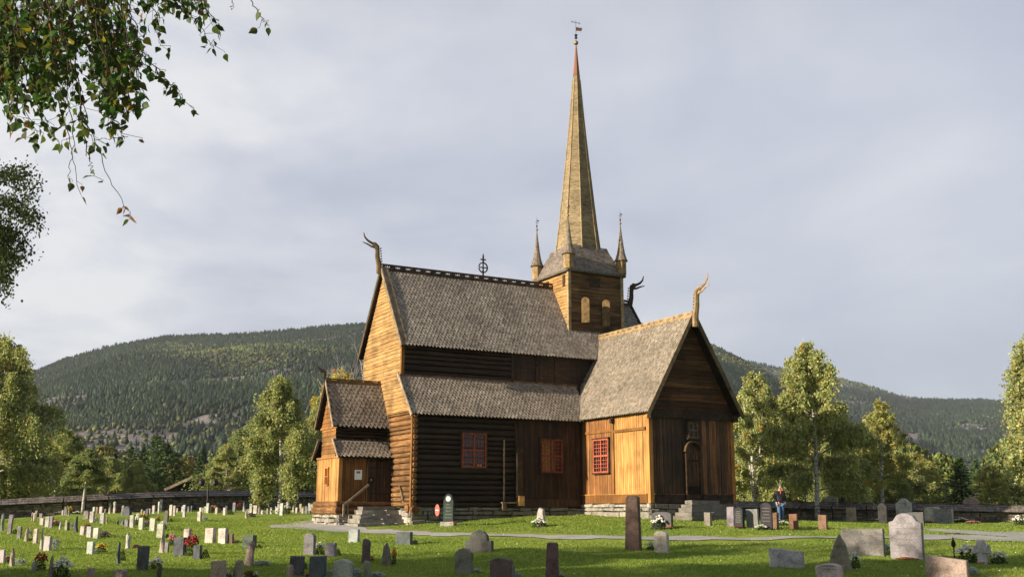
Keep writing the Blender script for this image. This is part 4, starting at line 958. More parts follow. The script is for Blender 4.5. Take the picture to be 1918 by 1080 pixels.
def birch(name, seed, H, R, nstr, leaf, per, base, top_thin=1.0, droop=1.0, parent=None, bark='bark', warm=(.30, .22, .03), low=.16, lean=0, multi=False, pw=.035):
    r = np.random.default_rng(seed); rr = random.Random(seed); tb = MB()
    nseg = 14; ph = rr.uniform(0, 6)
    tp = lambda f: Vector((.25 * math.sin(f * 3 + ph) * f * R * .4 + lean * f, .22 * math.sin(f * 2.3 + ph * 2) * f * R * .4, H * f))
    tb.tube([tp(i / nseg) for i in range(nseg + 1)], [max(.16 * H / 11 * (1 - i / nseg) ** .8, .015) for i in range(nseg + 1)], 8)
    limbs = []; nl = 46
    for i in range(nl):
        f = low + (.97 - low) * (i / nl) ** .85; ang = i * 2.399 + rr.uniform(-.5, .5); prof = max(.10, (1 - ((f - .30) / .71) ** 1.7) if f > .30 else .80 + .20 * f / .30)
        L = R * prof * rr.uniform(.62, 1.12); up = rr.uniform(.35, .95) * (1 if f > .3 else .5)
        a = tp(f); d = Vector((math.cos(ang), math.sin(ang), 0)); pts = []
        for k in range(6):
            g = k / 5; pts.append(a + d * L * g + Vector((0, 0, L * up * (g - .55 * g * g * droop) + rr.uniform(-.05, .05))))
        rad0 = max(.012, .055 * L / 3); tb.tube(pts, [rad0 * (1 - .8 * k / 5) for k in range(6)], 5, (.8, .75, .7)); limbs.append((pts, L))
    if multi:
        for s_ in range(2):
            q = [tp(.02) + Vector((math.cos(s_ * 2.5 + ph) * R * .35 * g, math.sin(s_ * 2.5 + ph) * R * .35 * g, H * .75 * g)) for g in np.linspace(0, 1, 8)]
            tb.tube(q, list(np.linspace(.11, .02, 8)), 6)
    # strands
    li = r.integers(0, nl, nstr); wts = np.array([l[1] for l in limbs]); li = r.choice(nl, nstr, p=wts / wts.sum())
    g = r.uniform(.18, 1, nstr) ** .8; A = np.array([[list(p) for p in l[0]] for l in limbs]); k = np.minimum((g * 5).astype(int), 4); fr = g * 5 - k
    S0 = A[li, k] * (1 - fr)[:, None] + A[li, k + 1] * fr[:, None]
    out_ = S0.copy(); out_[:, 2] = 0; out_ /= np.linalg.norm(out_, axis=1)[:, None] + .3
    SL = r.uniform(.35, 1.25, nstr) * droop * (H / 11) * (.55 + .45 * g)
    dirx = out_ * r.uniform(.1, .55, nstr)[:, None] + r.normal(0, .28, (nstr, 3)); 
    nl_ = per; u = (np.arange(nl_)[None] + r.random((nstr, nl_))) / nl_
    S0j = S0 + r.normal(0, .12, (nstr, 3))
    Pp = S0j[:, None] + dirx[:, None] * (SL[:, None] * u * .75)[..., None]
    Pp[..., 2] += SL[:, None] * (.25 * u - 1.05 * u ** 1.5 * droop)
    Pp = Pp.reshape(-1, 3) + r.normal(0, .07, (nstr * nl_, 3))
    Dn = r.normal(0, .55, Pp.shape); Dn[:, 2] -= .9
    V, F = leaf_quads(Pp, Dn, leaf, r)
    clump = np.repeat(np.exp(r.normal(0, .16, nstr)), nl_)
    c = tint(base, len(F), r, .2, warm, pw) * clump[:, None]
    wclump = np.repeat(r.random(nstr) < .012, nl_); c[wclump] = np.array((.34, .17, .03)) * r.uniform(.7, 1.2, wclump.sum())[:, None]
    tr = tb.build('trunk', M[bark], parent, smooth=True); cr_ = np_mesh('crown', V, F, M['leaf'], c, parent)
    return tr, cr_
def conifer(seed, H, R, base, parent=None, pine=False):
    r = np.random.default_rng(seed); tb = MB(); tb.tube([(0, 0, 0), (0, 0, H * .5), (0, 0, H * .98)], [.16, .1, .02], 7)
    P = []; D = []; nb_ = 150
    for i in range(nb_):
        f = .06 + .93 * (i / nb_); ang = i * 2.399 + r.uniform(-.3, .3); L = R * (1 - f) ** (.55 if pine else .8) * r.uniform(.6, 1.15) + .1; z = H * f
        m = int(16 + 60 * L / R); g = r.uniform(.1, 1, m); d = np.array([math.cos(ang), math.sin(ang), 0]); s_ = np.array([-d[1], d[0], 0])
        p = d * (L * g)[:, None] + s_ * (r.normal(0, .18, m) * L * (1.1 - g))[:, None]; p[:, 2] = z - L * (.22 * g - .12 * g * g) + r.normal(0, .06, m) + (L * .25 * g if pine else 0)
        P.append(p); D.append(d[None] + s_[None] * r.normal(0, .5, m)[:, None] + np.array([0, 0, 1])[None] * r.normal(-.1, .35, m)[:, None])
    P = np.concatenate(P); D = np.concatenate(D); V, F = leaf_quads(P, D, .34, r, .34)
    return tb.build('trunk', M['barkdark'], parent, smooth=True), np_mesh('crown', V, F, M['needle'], tint(base, len(F), r, .25), parent)
GRN = (.285, .305, .150)
protos = {}
def proto(kind):
    if kind in protos: return protos[kind]
    root = empty('tree', (0, 0, 0))
    if kind == 'b0': birch('b', 1, 11, 3.0, 3900, .17, 12, GRN, parent=root)
    if kind == 'b1': birch('b', 2, 11, 2.7, 3600, .17, 12, GRN, droop=1.15, parent=root, low=.14)
    if kind == 'b2': birch('b', 3, 11, 3.4, 4000, .17, 12, GRN, droop=.9, parent=root, low=.1, multi=True)
    if kind == 'b3': birch('b', 4, 11, 2.4, 1700, .16, 11, GRN, droop=.8, parent=root, low=.25)
    if kind == 'b4': birch('b', 8, 11, 2.6, 2600, .17, 12, GRN, parent=root, low=.42)
    if kind == 'weep': birch('b', 5, 11, 3.6, 4600, .16, 13, GRN, droop=1.6, parent=root, low=.12)
    if kind == 'con': conifer(6, 11, 3.0, (.045, .075, .025), root)
    if kind == 'pine': conifer(7, 11, 3.6, (.055, .085, .030), root, True)
    protos[kind] = [root, True]; return protos[kind]
DB = {18: None, 165: G(160, 957).y, 535: G(518, 946).y, 1512: 57.0}
def tree(px, top, wpx, d, kind, tone, label, cat='tree', group=None, name='birch_tree', base=None, rot=None):
    pr_ = proto(kind); root, fresh = pr_
    if fresh: r_ = root; pr_[1] = False
    else:
        r_ = root.copy(); scene.collection.objects.link(r_)
        for ch in list(root.children):
            c = ch.copy(); scene.collection.objects.link(c); c.parent = r_
    d = DB.get(px) or d; P = at(px, top, d); z0 = base if base is not None else gz_at(P.x, P.y)
    h = P.z - z0; R0 = {'b0': 3.0, 'b1': 2.7, 'b2': 3.4, 'b3': 2.4, 'b4': 2.6, 'weep': 3.6, 'con': 3.0, 'pine': 3.6}[kind]
    wm_ = wpx / FPX * d / 2 * (1.22 if kind[0] in 'bw' else 1.1)
    r_.name = name; r_.location = (P.x, P.y, z0); r_.scale = (wm_ / R0 / 1.0, wm_ / R0 / 1.0, h / 11.2); r_.rotation_euler = (0, 0, rot if rot is not None else random.uniform(0, 6.28))
    for k_ in ('group',):
        if k_ in r_: del r_[k_]
    tagit(r_, label, cat, group)
    for ch in r_.children:
        if ch.name.startswith('crown'): ch.color = (*tone, 1)
    return r_
Yl = (1.12, 1.05, .78); Gn = (1.0, 1.03, .92); Dk = (.74, .82, .76); Lt = (1.15, 1.15, 1.0); Ye = (1.55, 1.18, .35)
TREES = [
 (18, 612, 190, 66, 'weep', Gn, 'tallest weeping birch at the left edge behind the wall', 'birch_tree'),
 (118, 795, 120, 72, 'b0', Gn, 'medium birch just right of the tall left edge birch'),
 (75, 830, 80, 78, 'b2', Dk, 'dark bushy birch between the two left edge birches'),
 (35, 880, 80, 68, 'b3', Yl, 'small yellowish birch under the tall left edge birch'),
 (165, 835, 85, 80, 'b4', Dk, 'darker narrow birch whose trunk stands before the left wall'),
 (258, 858, 62, 70, 'b0', Lt, 'small bright yellow green birch by the wall, left of the hut'),
 (480, 772, 150, 82, 'weep', Dk, 'dark weeping birch in the middle of the clump left of the church'),
 (535, 692, 120, 80, 'b1', Gn, 'tall pointed birch rising from the clump left of the church'),
 (462, 792, 90, 84, 'b0', Gn, 'rounded birch filling the left shoulder of the clump by the church'),
 (510, 752, 100, 85, 'b2', Gn, 'bushy birch just left of the tall pointed birch'),
 (560, 770, 90, 90, 'b2', Gn, 'bushy birch in the gap right of the tall pointed birch'),
 (200, 850, 90, 84, 'b2', Gn, 'bushy birch between the wall trunk birch and the small bright one'),
 (1430, 730, 100, 76, 'b1', Gn, 'pointed birch between the gable birch and the tallest birch'),
 (1600, 815, 100, 78, 'b2', Gn, 'bushy birch in the gap right of the tallest birch'),
 (1680, 840, 100, 80, 'b0', Gn, 'rounded birch right of the slim open birch'),
 (430, 826, 74, 76, 'b2', Lt, 'low bright birch at the left end of the clump by the church'),
 (575, 800, 80, 84, 'weep', Dk, 'dark birch between the tall pointed birch and the church porch'),
 (598, 735, 85, 88, 'b2', Lt, 'bright birch directly behind the church porch'),
 (640, 680, 130, 98, 'b3', Ye, 'yellow autumn birch showing above the porch ridge'),
 (1402, 686, 130, 68, 'b2', Lt, 'tall birch right beside the transept gable'),
 (1512, 628, 155, 62, 'b0', Lt, 'tallest birch right of the church, with a white trunk behind the man', 'birch_tree'),
 (1462, 800, 110, 72, 'b1', Gn, 'lower birch filling the gap behind the standing man'),
 (1566, 775, 100, 66, 'weep', Gn, 'drooping birch on the right flank of the tallest birch'),
 (1640, 738, 100, 68, 'b3', Yl, 'slim open birch with yellow top right of the tallest birch'),
 (1632, 835, 130, 72, 'weep', Dk, 'dark leafy birch at the foot of the slim open birch'),
 (1716, 842, 110, 84, 'b2', Yl, 'olive birch between the slim birch and the dark fir'),
 (1852, 866, 70, 70, 'b3', Yl, 'small yellow green birch right of the dark fir'),
 (1890, 880, 70, 72, 'b2', Lt, 'bushy bright birch low at the right edge'),
 (1945, 602, 180, 58, 'b1', Lt, 'big birch cut off by the right edge'),
]
for t_ in TREES: tree(*t_[:7], name='birch_tree')
for px, top, wp, d, k, tn, lb in [
 (296, 812, 78, 86, 'pine', Gn, 'broad pine standing left of the small hut'), (247, 834, 70, 90, 'pine', Dk, 'dark pine behind the small bright birch'),
 (376, 846, 56, 96, 'con', Gn, 'small pointed fir above the small hut'), (402, 850, 50, 100, 'con', Dk, 'dark fir between the small hut and the birch clump'),
 (330, 842, 80, 92, 'pine', Dk, 'dark pine right behind the small hut roof'), (1796, 852, 110, 76, 'con', Dk, 'dark fir among the birches at right')]:
    tree(px, top, wp, d, k, tuple(x * 1.25 for x in tn), lb, name='pine_tree' if k == 'pine' else 'fir_tree')
# small trees standing inside the wall: trunk at the wall left, and dark trunk before the clump
def lone_trunk(px, py, top, lab):
    p = G(px, py); t_ = at(px, top, p.y); r_ = empty('tree_trunk', p, label=lab, cat='tree trunk'); mb = MB()
    h = t_.z - p.z; mb.tube([(0, 0, -.1), (.03, 0, h * .5), (-.02, 0, h)], [.13, .11, .10], 8, (.35, .33, .3)); mb.tube([(-.02, 0, h), (.03, 0, h + 2.2)], [.10, .04], 6, (.3, .28, .25)); mb.build('trunk', M['bark'], r_, smooth=True)
    return r_
# leafless pale tree beside the yellow one
r_ = empty('bare_tree', (at(655, 900, 96).x, 96, 1.0), label='leafless pale tree above the porch roof beside the church gable', cat='tree'); mb = MB(); rr = random.Random(3)
def twig(p, d, L, r0, n):
    q = [p + d * L * g + Vector((rr.uniform(-.1, .1), rr.uniform(-.1, .1), 0)) * g * L * .3 for g in (0, .5, 1)]
    mb.tube(q, [r0, r0 * .75, r0 * .5], 5, (.9, .85, .85))
    if n:
        for k in range(4 if n > 1 else 3):
            d2 = (d + Vector((rr.uniform(-.7, .7), rr.uniform(-.7, .7), rr.uniform(-.1, .4)))).normalized(); twig(q[1].lerp(q[2], rr.uniform(0, 1)), d2, L * .62, r0 * .5, n - 1)
twig(Vector((0, 0, 0)), Vector((0, 0, 1)), 8.5, .2, 4); mb.build('trunk', M['bark'], r_)
# wood behind the walls, reads as one mass
r = np.random.default_rng(5); V_, F_, C_ = [], [], []; off = 0
for i in range(150):
    az_ = r.uniform(-.62, .62); d = r.uniform(105, 210); x = math.tan(az_) * d; hh = r.uniform(4.5, 8.5) * (1 + (d - 105) / 260); R = hh * r.uniform(.25, .42); con = r.random() < .4
    n = 1100; u = r.random(n) ** .7; th = r.uniform(0, 6.283, n); rad_ = R * (1 - u) ** .8 if con else R * np.sqrt(np.clip(1 - (u * 1.9 - .9) ** 2, .02, 1)); q = r.uniform(.45, 1, n) ** .5
    P = np.stack([x + rad_ * q * np.cos(th), d + rad_ * q * np.sin(th), .6 + hh * (.05 + .95 * u) + r.normal(0, .15, n)], 1)
    Dn = r.normal(0, .5, (n, 3)); Dn[:, 2] -= .7; v_, f_ = leaf_quads(P, Dn, .62, r, .6)
    base = np.array((.040, .062, .022) if con else ((.10, .125, .032) if r.random() < .7 else (.15, .13, .03))) * r.uniform(.8, 1.25)
    V_.append(v_); F_.append(f_ + off); C_.append(tint(base, n, r, .2)); off += len(v_)
o = np_mesh('woodland', np.concatenate(V_), np.concatenate(F_), M['needle'], np.concatenate(C_)); tagit(o, 'mixed green woodland in the valley behind the churchyard wall', 'woodland', kind='stuff')
# birches outside the picture on the left whose shadows fall over the lawn; one pokes in at the left edge
def shade_birch(x, y, H, R, kind, label):
    p = proto(kind); root = p[0]; r_ = root.copy(); scene.collection.objects.link(r_)
    for ch in list(root.children):
        c = ch.copy(); scene.collection.objects.link(c); c.parent = r_
    r_.name = 'birch_tree'; r_.location = (x, y, gz_at(x, y)); R0 = {'b0': 3.0, 'b1': 2.7, 'b2': 3.4, 'weep': 3.6, 'b3': 2.4}[kind]; r_.scale = (R / R0, R / R0, H / 11); r_.rotation_euler = (0, 0, random.uniform(0, 6)); tagit(r_, label, 'tree')
for a in [(-17.5, 11.0, 12, 3.4, 'b0', 'birch standing nearest left of the lawn, outside the view'), (-23, 7.0, 13, 3.6, 'b2', 'broad birch outside the view at left'),
          (-27, 11.5, 12, 3.2, 'b1', 'tall birch outside the view at left'), (-32, 4, 13, 3.8, 'weep', 'weeping birch far outside the view at left'),
          (-14, 2.5, 12, 3.2, 'b1', 'birch outside the view behind the camera left'), 
          ]: shade_birch(*a)
# edge birch with fine hanging foliage, backlit shade put into the leaf colour
er = empty('birch_tree', (-14.7, 20, gz_at(-14.7, 20)), label='hanging birch foliage at the left edge, backlit shade put into its dark colour', cat='tree')
birch('e', 31, 8.2, 3.2, 1300, .062, 24, (.028, .040, .014), droop=1.35, parent=er, low=.3, pw=.01)
st = [((-40, 340), (30, 325), (62, 358), (45, 400)), ((-40, 380), (20, 380), (50, 405), (62, 410), (60, 450)), ((-30, 420), (10, 430), (36, 460), (52, 480)), ((-30, 400), (10, 470), (30, 500), (28, 490)), ((-20, 450), (0, 500), (10, 535), (14, 572))]
r = np.random.default_rng(17); Pl = []
for s_ in st:
    for k in range(34):
        d = r.uniform(18, 21.5); j = r.normal(0, 9, 2); q = [at(a + j[0], b_ + j[1], d) for a, b_ in s_]
        f = r.uniform(.35, 1); n = 44; u = np.sort(r.uniform(0, f, n)) * (len(q) - 1)
        for t in u:
            i = min(int(t), len(q) - 2); p = q[i].lerp(q[i + 1], t - i); Pl.append([p.x + r.normal(0, .07), p.y + r.normal(0, .07), p.z + r.normal(0, .07)])
Pl = np.array(Pl) - np.array([-14.7, 20, er.location.z]); Dn = r.normal(0, .6, Pl.shape); Dn[:, 2] -= .8; v_, f_ = leaf_quads(Pl, Dn, .062, r, .7)
np_mesh('hanging_branch', v_, f_, M['leaf'], tint((.028, .040, .014), len(f_), r, .25, (.16, .13, .03), .02), er)

# foreground birch: trunk beside the camera, branches hang into the top left
fx, fy = -3.9, 2.2
fr_ = empty('birch_tree', (fx, fy, gz_at(fx, fy)), label='nearest birch whose leafy branches hang into the top left corner', cat='tree'); FO = Vector(fr_.location)
mb = MB(); mb.tube([Vector((0, 0, 0)), Vector((.1, .1, 2.5)), Vector((0, .25, 5)), Vector((.2, .4, 8))], [.22, .18, .13, .04], 12); mb.build('trunk', M['bark'], fr_, smooth=True)
LEAF = np.array([(0, 0), (.20, .04), (.36, .20), (.40, .36), (.30, .55), (.16, .78), (.02, 1.06), (-.14, .80), (-.31, .56), (-.39, .36), (-.35, .20), (-.20, .04)])
rr = random.Random(12); nprng = np.random.default_rng(12)
mtw = MB(); LV = []; LF = []; LC = []
def add_leaf(p, size, col):
    d = Vector((rr.gauss(0, .55), rr.gauss(0, .55), -1 + rr.gauss(0, .45))).normalized(); q = Vector((rr.gauss(0, 1), rr.gauss(0, 1), rr.gauss(0, .6))); s = d.cross(q).normalized(); nrm = s.cross(d)
    cup = rr.uniform(-.15, .15); st_ = p + d * size * .35
    b0 = len(LV)
    for x, y in LEAF:
        LV.append(st_ + s * x * size + d * y * size + nrm * size * (abs(x) * .35 + cup * y * y))
    LV.append(st_ + d * size * .5 + nrm * size * cup * .25)
    n = len(LEAF)
    for i in range(n): LF.append((b0 + i, b0 + (i + 1) % n, b0 + n)); LC.append(col)
    mtw.tube([p, st_], [.0011, .0008], 4)
def strand(pix, d0, d1, dens, size=.040, bare=0.0, bare_to=0.0, tip=None):
    pts = []
    for i, (a, b_) in enumerate(pix):
        f = i / (len(pix) - 1); pts.append(at(a, b_, d0 + (d1 - d0) * f) - FO)
    # smooth resample
    n = 26; q = []
    for i in range(n + 1):
        t = i / n * (len(pts) - 1); k = min(int(t), len(pts) - 2); q.append(pts[k].lerp(pts[k + 1], t - k))
    for _ in range(2): q = [q[0]] + [(q[i - 1] + q[i] + q[i + 1]) / 3 for i in range(1, n)] + [q[-1]]
    q = [q[0]] + [p + Vector((rr.gauss(0, .005), rr.gauss(0, .005), rr.gauss(0, .004))) for p in q[1:]]
    mtw.tube(q, [.0034 * (1 - .6 * i / n) for i in range(n + 1)], 5)
    L = sum((q[i + 1] - q[i]).length for i in range(n)); m = int(L * dens)
    for i in range(m):
        f = rr.random(); 
        if bare_to and bare <= f <= bare_to: continue
        k = min(int(f * n), n - 1); p = q[k].lerp(q[k + 1], f * n - k); col = (.062 * rr.uniform(.6, 1.4), .098 * rr.uniform(.7, 1.3), .026)
        x = rr.random()
        if x < .05: col = (.24, .20, .03)
        elif x < .075: col = (.20, .10, .03)
        if tip and f > .9: col = (.26, .13, .05)
        side = Vector((rr.gauss(0, .03), rr.gauss(0, .03), rr.gauss(-.01, .02)))
        if rr.random() < .5: mtw.tube([p, p + side], [.0012, .001], 4); p = p + side
        add_leaf(p, size * rr.uniform(.6, 1.2), col)
    if rr.random() < .9 and dens > 5: add_leaf(q[-1], size, (.045, .075, .018))
S_ = strand
D_ = 4.6
S_([(20, -60), (30, 60), (60, 180), (108, 268)], 4.2, 4.5, 60); S_([(-20, -40), (0, 100), (40, 180), (75, 268)], 4.4, 4.6, 80); S_([(-20, 60), (4, 150), (28, 232)], 4.3, 4.3, 90)
S_([(60, -50), (90, 60), (110, 200), (130, 260), (150, 362)], 4.6, 4.6, 34, bare=.72, bare_to=.93, tip=True)
S_([(110, -40), (120, 80), (165, 220), (200, 330), (248, 408)], 4.5, 4.7, 44, bare=.66, bare_to=.90, tip=True); S_([(150, -50), (180, 80), (215, 180), (208, 248)], 4.4, 4.6, 90)
S_([(180, -40), (210, 60), (262, 110), (320, 162), (367, 208)], 4.7, 4.9, 52); S_([(190, -30), (215, 60), (255, 110), (262, 185)], 4.3, 4.4, 60); S_([(250, -40), (290, 20), (302, 88)], 4.8, 4.8, 60)
S_([(280, -50), (330, 0), (370, 40), (398, 90)], 4.6, 4.7, 60); S_([(330, -40), (380, 5), (410, 50)], 4.6, 4.6, 60); S_([(455, -30), (480, 22), (503, 50)], 4.7, 4.7, 9); S_([(440, -30), (434, 18)], 4.7, 4.7, 3)
S_([(120, -40), (125, 160), (140, 255), (128, 330)], 4.5, 4.6, 26, bare=.75, bare_to=.97); S_([(240, 60), (300, 140), (345, 182)], 4.8, 4.8, 50)
S_([(130, -40), (150, 200), (172, 262), (235, 256)], 4.4, 4.4, 26, bare=.7, bare_to=.98); S_([(150, 200), (165, 290), (175, 330)], 4.4, 4.4, 14); S_([(200, 200), (225, 240), (232, 260)], 4.5, 4.5, 16)
for k in range(60):
    a = rr.uniform(15, 262); b_ = rr.uniform(70, 235) * (1 if a > 70 else .8); d = rr.uniform(4.1, 5.3)
    S_([(a - rr.uniform(10, 70), -60), (a - rr.uniform(-5, 25), b_ * .5), (a, b_)], d, d + .1, 62)
for k in range(12):
    a = rr.uniform(240, 400); d = rr.uniform(4.4, 5.2); S_([(a - 40, -60), (a - 10, -20), (a, rr.uniform(0, 45))], d, d, 46)
for k in range(10):
    a = rr.uniform(-20, 40); d = rr.uniform(4.2, 5.2); S_([(a - 30, -60), (a - 10, 60), (a, rr.uniform(120, 210))], d, d, 70)
np_mesh('foliage', np.array([list(v) for v in LV]), np.array(LF), M['leaf'], np.array(LC, np.float32), fr_)
mtw.build('twigs', M['twig'], fr_)
mb = MB(); top = [at(-60, -160, 4.3) - FO, at(120, -190, 4.6) - FO, at(320, -170, 4.7) - FO, at(470, -60, 4.7) - FO]
mb.tube([Vector((.05, .2, 4.6)), top[0], top[1], top[2], top[3]], [.06, .035, .025, .012, .004], 8, (.5, .45, .42)); mb.tube([Vector((.05, .2, 3.4)), at(-160, -40, 4.2) - FO, at(-20, -120, 4.3) - FO], [.05, .02, .01], 8, (.5, .45, .42))
mb.build('limb', M['bark'], fr_, smooth=True)

# ------------------------------------------------------------------ gravestones
OR = {'A': 0, 'B': 300, 'C': 600, 'D': 860, 'E': 1120, 'F': 1380, 'G': 1598}
ZM = 5.994
def outline(shape, W, H, rr):
    h = W / 2
    if shape == 'slab': return [(-h, 0), (h, 0), (h, H), (-h, H * rr.uniform(.97, 1.0))]
    if shape == 'slant': return [(-h, 0), (h, -.0), (h, H * .80), (-h, H)]
    if shape == 'round': return [(-h, 0), (h, 0), (h, H - h * .75)] + [(h * math.cos(t), H - h * .75 + h * .75 * math.sin(t)) for t in np.linspace(0, math.pi, 9)[1:-1]] + [(-h, H - h * .75)]
    if shape == 'arch': return [(-h, 0), (h, 0), (h, H * .84)] + [(h * math.cos(t), H * .84 + H * .16 * math.sin(t)) for t in np.linspace(0, math.pi, 9)[1:-1]] + [(-h, H * .84)]
    if shape == 'gable': return [(-h * .97, 0), (h * .97, 0), (h, H * .82), (h * .5, H * .95), (0, H), (-h * .5, H * .95), (-h, H * .82)]
    if shape == 'point': return [(-h, 0), (h, 0), (h * .8, H * .35), (h * .45, H * .72), (0, H), (-h * .35, H * .8), (-h * .7, H * .4)]
    if shape == 'post': return [(-h, 0), (h, 0), (h * .9, H * .9), (h * .45, H * .98), (-h * .4, H), (-h * .9, H * .93)]
    if shape == 'pillar': return [(-h, 0), (h, 0), (h * .80, H * .97), (h * .4, H), (-h * .5, H), (-h * .78, H * .96)]
    if shape == 'shoulder': return [(-h, 0), (h, 0), (h, H * .80), (h * .72, H * .84), (h * .5, H * .95), (h * .2, H), (-h * .2, H), (-h * .5, H * .95), (-h * .72, H * .84), (-h, H * .80)]
    if shape == 'boulder': return [(-h * .9, 0), (h * .9, 0), (h, H * .4), (h * .75, H * .82), (h * .2, H), (-h * .35, H * .96), (-h * .85, H * .7), (-h, H * .35)]
    if shape == 'rough': return [(-h, 0), (h, 0), (h * rr.uniform(.8, 1.05), H * .45), (h * rr.uniform(.6, .95), H * .85), (h * rr.uniform(-.1, .4), H), (-h * rr.uniform(.3, .8), H * rr.uniform(.86, .98)), (-h * rr.uniform(.8, 1.0), H * .4)]
    if shape == 'notch': return [(-h, 0), (h, 0), (h, H * .52), (h * .68, H * .52), (h * .68, H * .62), (h * .6, H * .78), (h * .38, H * .93), (0, H), (-h * .38, H * .93), (-h * .6, H * .78), (-h * .68, H * .62), (-h * .68, H * .52), (-h, H * .52)]
    if shape == 'cross': return [(-h * .62, 0), (h * .62, 0), (h * .40, H * .44), (h * .58, H * .40), (h * .9, H * .44), (h, H * .60), (h * .9, H * .76), (h * .55, H * .80), (h * .42, H * .86), (h * .34, H * .97), (0, H), (-h * .34, H * .97), (-h * .42, H * .86), (-h * .55, H * .80), (-h * .9, H * .76), (-h, H * .60), (-h * .9, H * .44), (-h * .58, H * .40), (-h * .40, H * .44)]
RGH = {'point', 'rough', 'boulder', 'post', 'cross'}
def stone_mesh(shape, W, H, T, seed):
    rr = random.Random(seed); ol = outline(shape, W, H, rr)
    if shape in RGH or shape in ('slab', 'gable', 'slant'):      # denser outline for a worn edge
        nl = []; dn = .18 if shape in RGH else .3
        for (a, b) in zip(ol, ol[1:] + ol[:1]):
            k = max(1, int(math.hypot(b[0] - a[0], b[1] - a[1]) / dn)); nl += [(a[0] + (b[0] - a[0]) * i / k, a[1] + (b[1] - a[1]) * i / k) for i in range(k)]
        j = .022 if shape in RGH else .005
        ol = [(x + rr.uniform(-j, j), y + (rr.uniform(-j, j) if y > .01 else 0)) for x, y in nl]
    ol = [(x, y if y > .01 else -.12) for x, y in ol]; n = len(ol); cx = 0; cy = H * .5; bv = .018 if shape not in RGH else .035
    rings = []
    def ring(inset, y):
        out_ = []
        for x, z in ol:
            dx, dz = x - cx, z - cy; L = math.hypot(dx, dz); out_.append((x - dx / L * inset, y + (rr.uniform(-.012, .012) if shape in RGH else 0), z - dz / L * inset))
        return out_
    rings = [ring(bv, -T / 2), ring(0, -T / 2 + bv), ring(0, T / 2 - bv), ring(bv, T / 2)]
    mb = MB()
    c0 = (0, -T / 2 - (.02 if shape in RGH else 0), cy); c1 = (0, T / 2 + (.02 if shape in RGH else 0), cy)
    vs = sum(rings, []) + [c0, c1]; fs = []
    for r_ in range(3):
        for i in range(n): k = (i + 1) % n; fs.append((r_ * n + i, r_ * n + k, (r_ + 1) * n + k, (r_ + 1) * n + i))
    if shape in RGH:
        for i in range(n): k = (i + 1) % n; fs.append((k, i, 4 * n)); fs.append((3 * n + i, 3 * n + k, 4 * n + 1))
    else: fs.append(tuple(range(n))[::-1]); fs.append(tuple(3 * n + i for i in range(n)))
    mb.add(vs, fs); return mb
COLS = {'white': (.52, .50, .46), 'pale': (.46, .46, .44), 'cream': (.44, .385, .30), 'grey': (.24, .24, .24), 'palegrey': (.27, .29, .30), 'darkgrey': (.115, .12, .125), 'black': (.045, .046, .048), 'brown': (.17, .125, .10), 'red': (.165, .108, .10), 'rust': (.22, .13, .09), 'tan': (.36, .30, .23), 'lichen': (.26, .24, .19), 'green': (.035, .055, .050)}
CW = {'white': 'white', 'pale': 'pale grey', 'cream': 'cream', 'grey': 'grey', 'palegrey': 'pale grey', 'darkgrey': 'dark grey', 'black': 'black', 'brown': 'brown', 'red': 'dark red', 'rust': 'rusty orange', 'tan': 'tan', 'lichen': 'mottled grey', 'green': 'dark green'}
SW = {'slab': 'square topped', 'slant': 'sloping topped', 'round': 'round topped', 'arch': 'round topped', 'gable': 'peaked', 'point': 'pointed', 'post': 'post shaped', 'pillar': 'pillar shaped', 'shoulder': 'shouldered', 'boulder': 'rounded boulder', 'rough': 'rough natural', 'notch': 'winged', 'cross': 'cross shaped'}
ORD = ['first', 'second', 'third', 'fourth', 'fifth', 'sixth', 'seventh', 'eighth', 'ninth', 'tenth', 'eleventh', 'twelfth', 'thirteenth', 'fourteenth', 'fifteenth', 'sixteenth']
used = set()
def grave(cr, zx, zb, zw, zh, shape, col, label, group=None, ang=None, T=None, text=0):
    px = OR[cr] + zx / ZM; py = 900 + zb / ZM
    if py > 1078:                                   # base below the frame: keep it on the ground under the frame edge
        p = G(px, py)
    else: p = G(px, py)
    sc_ = p.y / FPX * math.hypot(1, (px - 959) / FPX); H = zh / ZM * sc_ * 1.02; wv = zw / ZM * sc_
    th = ang if ang is not None else (rad(-38) if px < 560 else rad(-24)); th += random.uniform(-.10, .10)
    T = T or min(.18 if wv > .35 else .15, wv * .5)
    W = max((wv - T * abs(math.sin(th))) / math.cos(th), T * .8)
    view = math.atan2(p.x, p.y)                     # turn with the line of sight
    rt = empty('gravestone', p, 0, label=label, cat='gravestone', group=group or 'gravestones on the churchyard lawn')
    rt.rotation_euler = (random.gauss(0, .015), random.gauss(0, .012), th - view)
    rough_ = shape in RGH or col == 'lichen'
    o = stone_mesh(shape, W, H, T, int(px * 7 + py)).build('stone', M['gravelichen' if rough_ else 'grave'], rt); o.color = (*[c * random.uniform(.9, 1.1) for c in COLS[col]], 1)
    if text:
        mb = MB(); rr = random.Random(int(px)); z = H * .78
        for i in range(text):
            wl = W * rr.uniform(.38, .66); x = -wl / 2
            while x < wl / 2: l = rr.uniform(.012, .035); mb.box(x, -T / 2 - .004, z, min(x + l, wl / 2), -T / 2 - .001, z + .028); x += l + .012
            z -= H * .60 / max(text, 3)
        mb.build('inscription', M['engravel' if col in ('black', 'darkgrey', 'green', 'red') else 'engrave'], rt)
    return rt, W, H, T
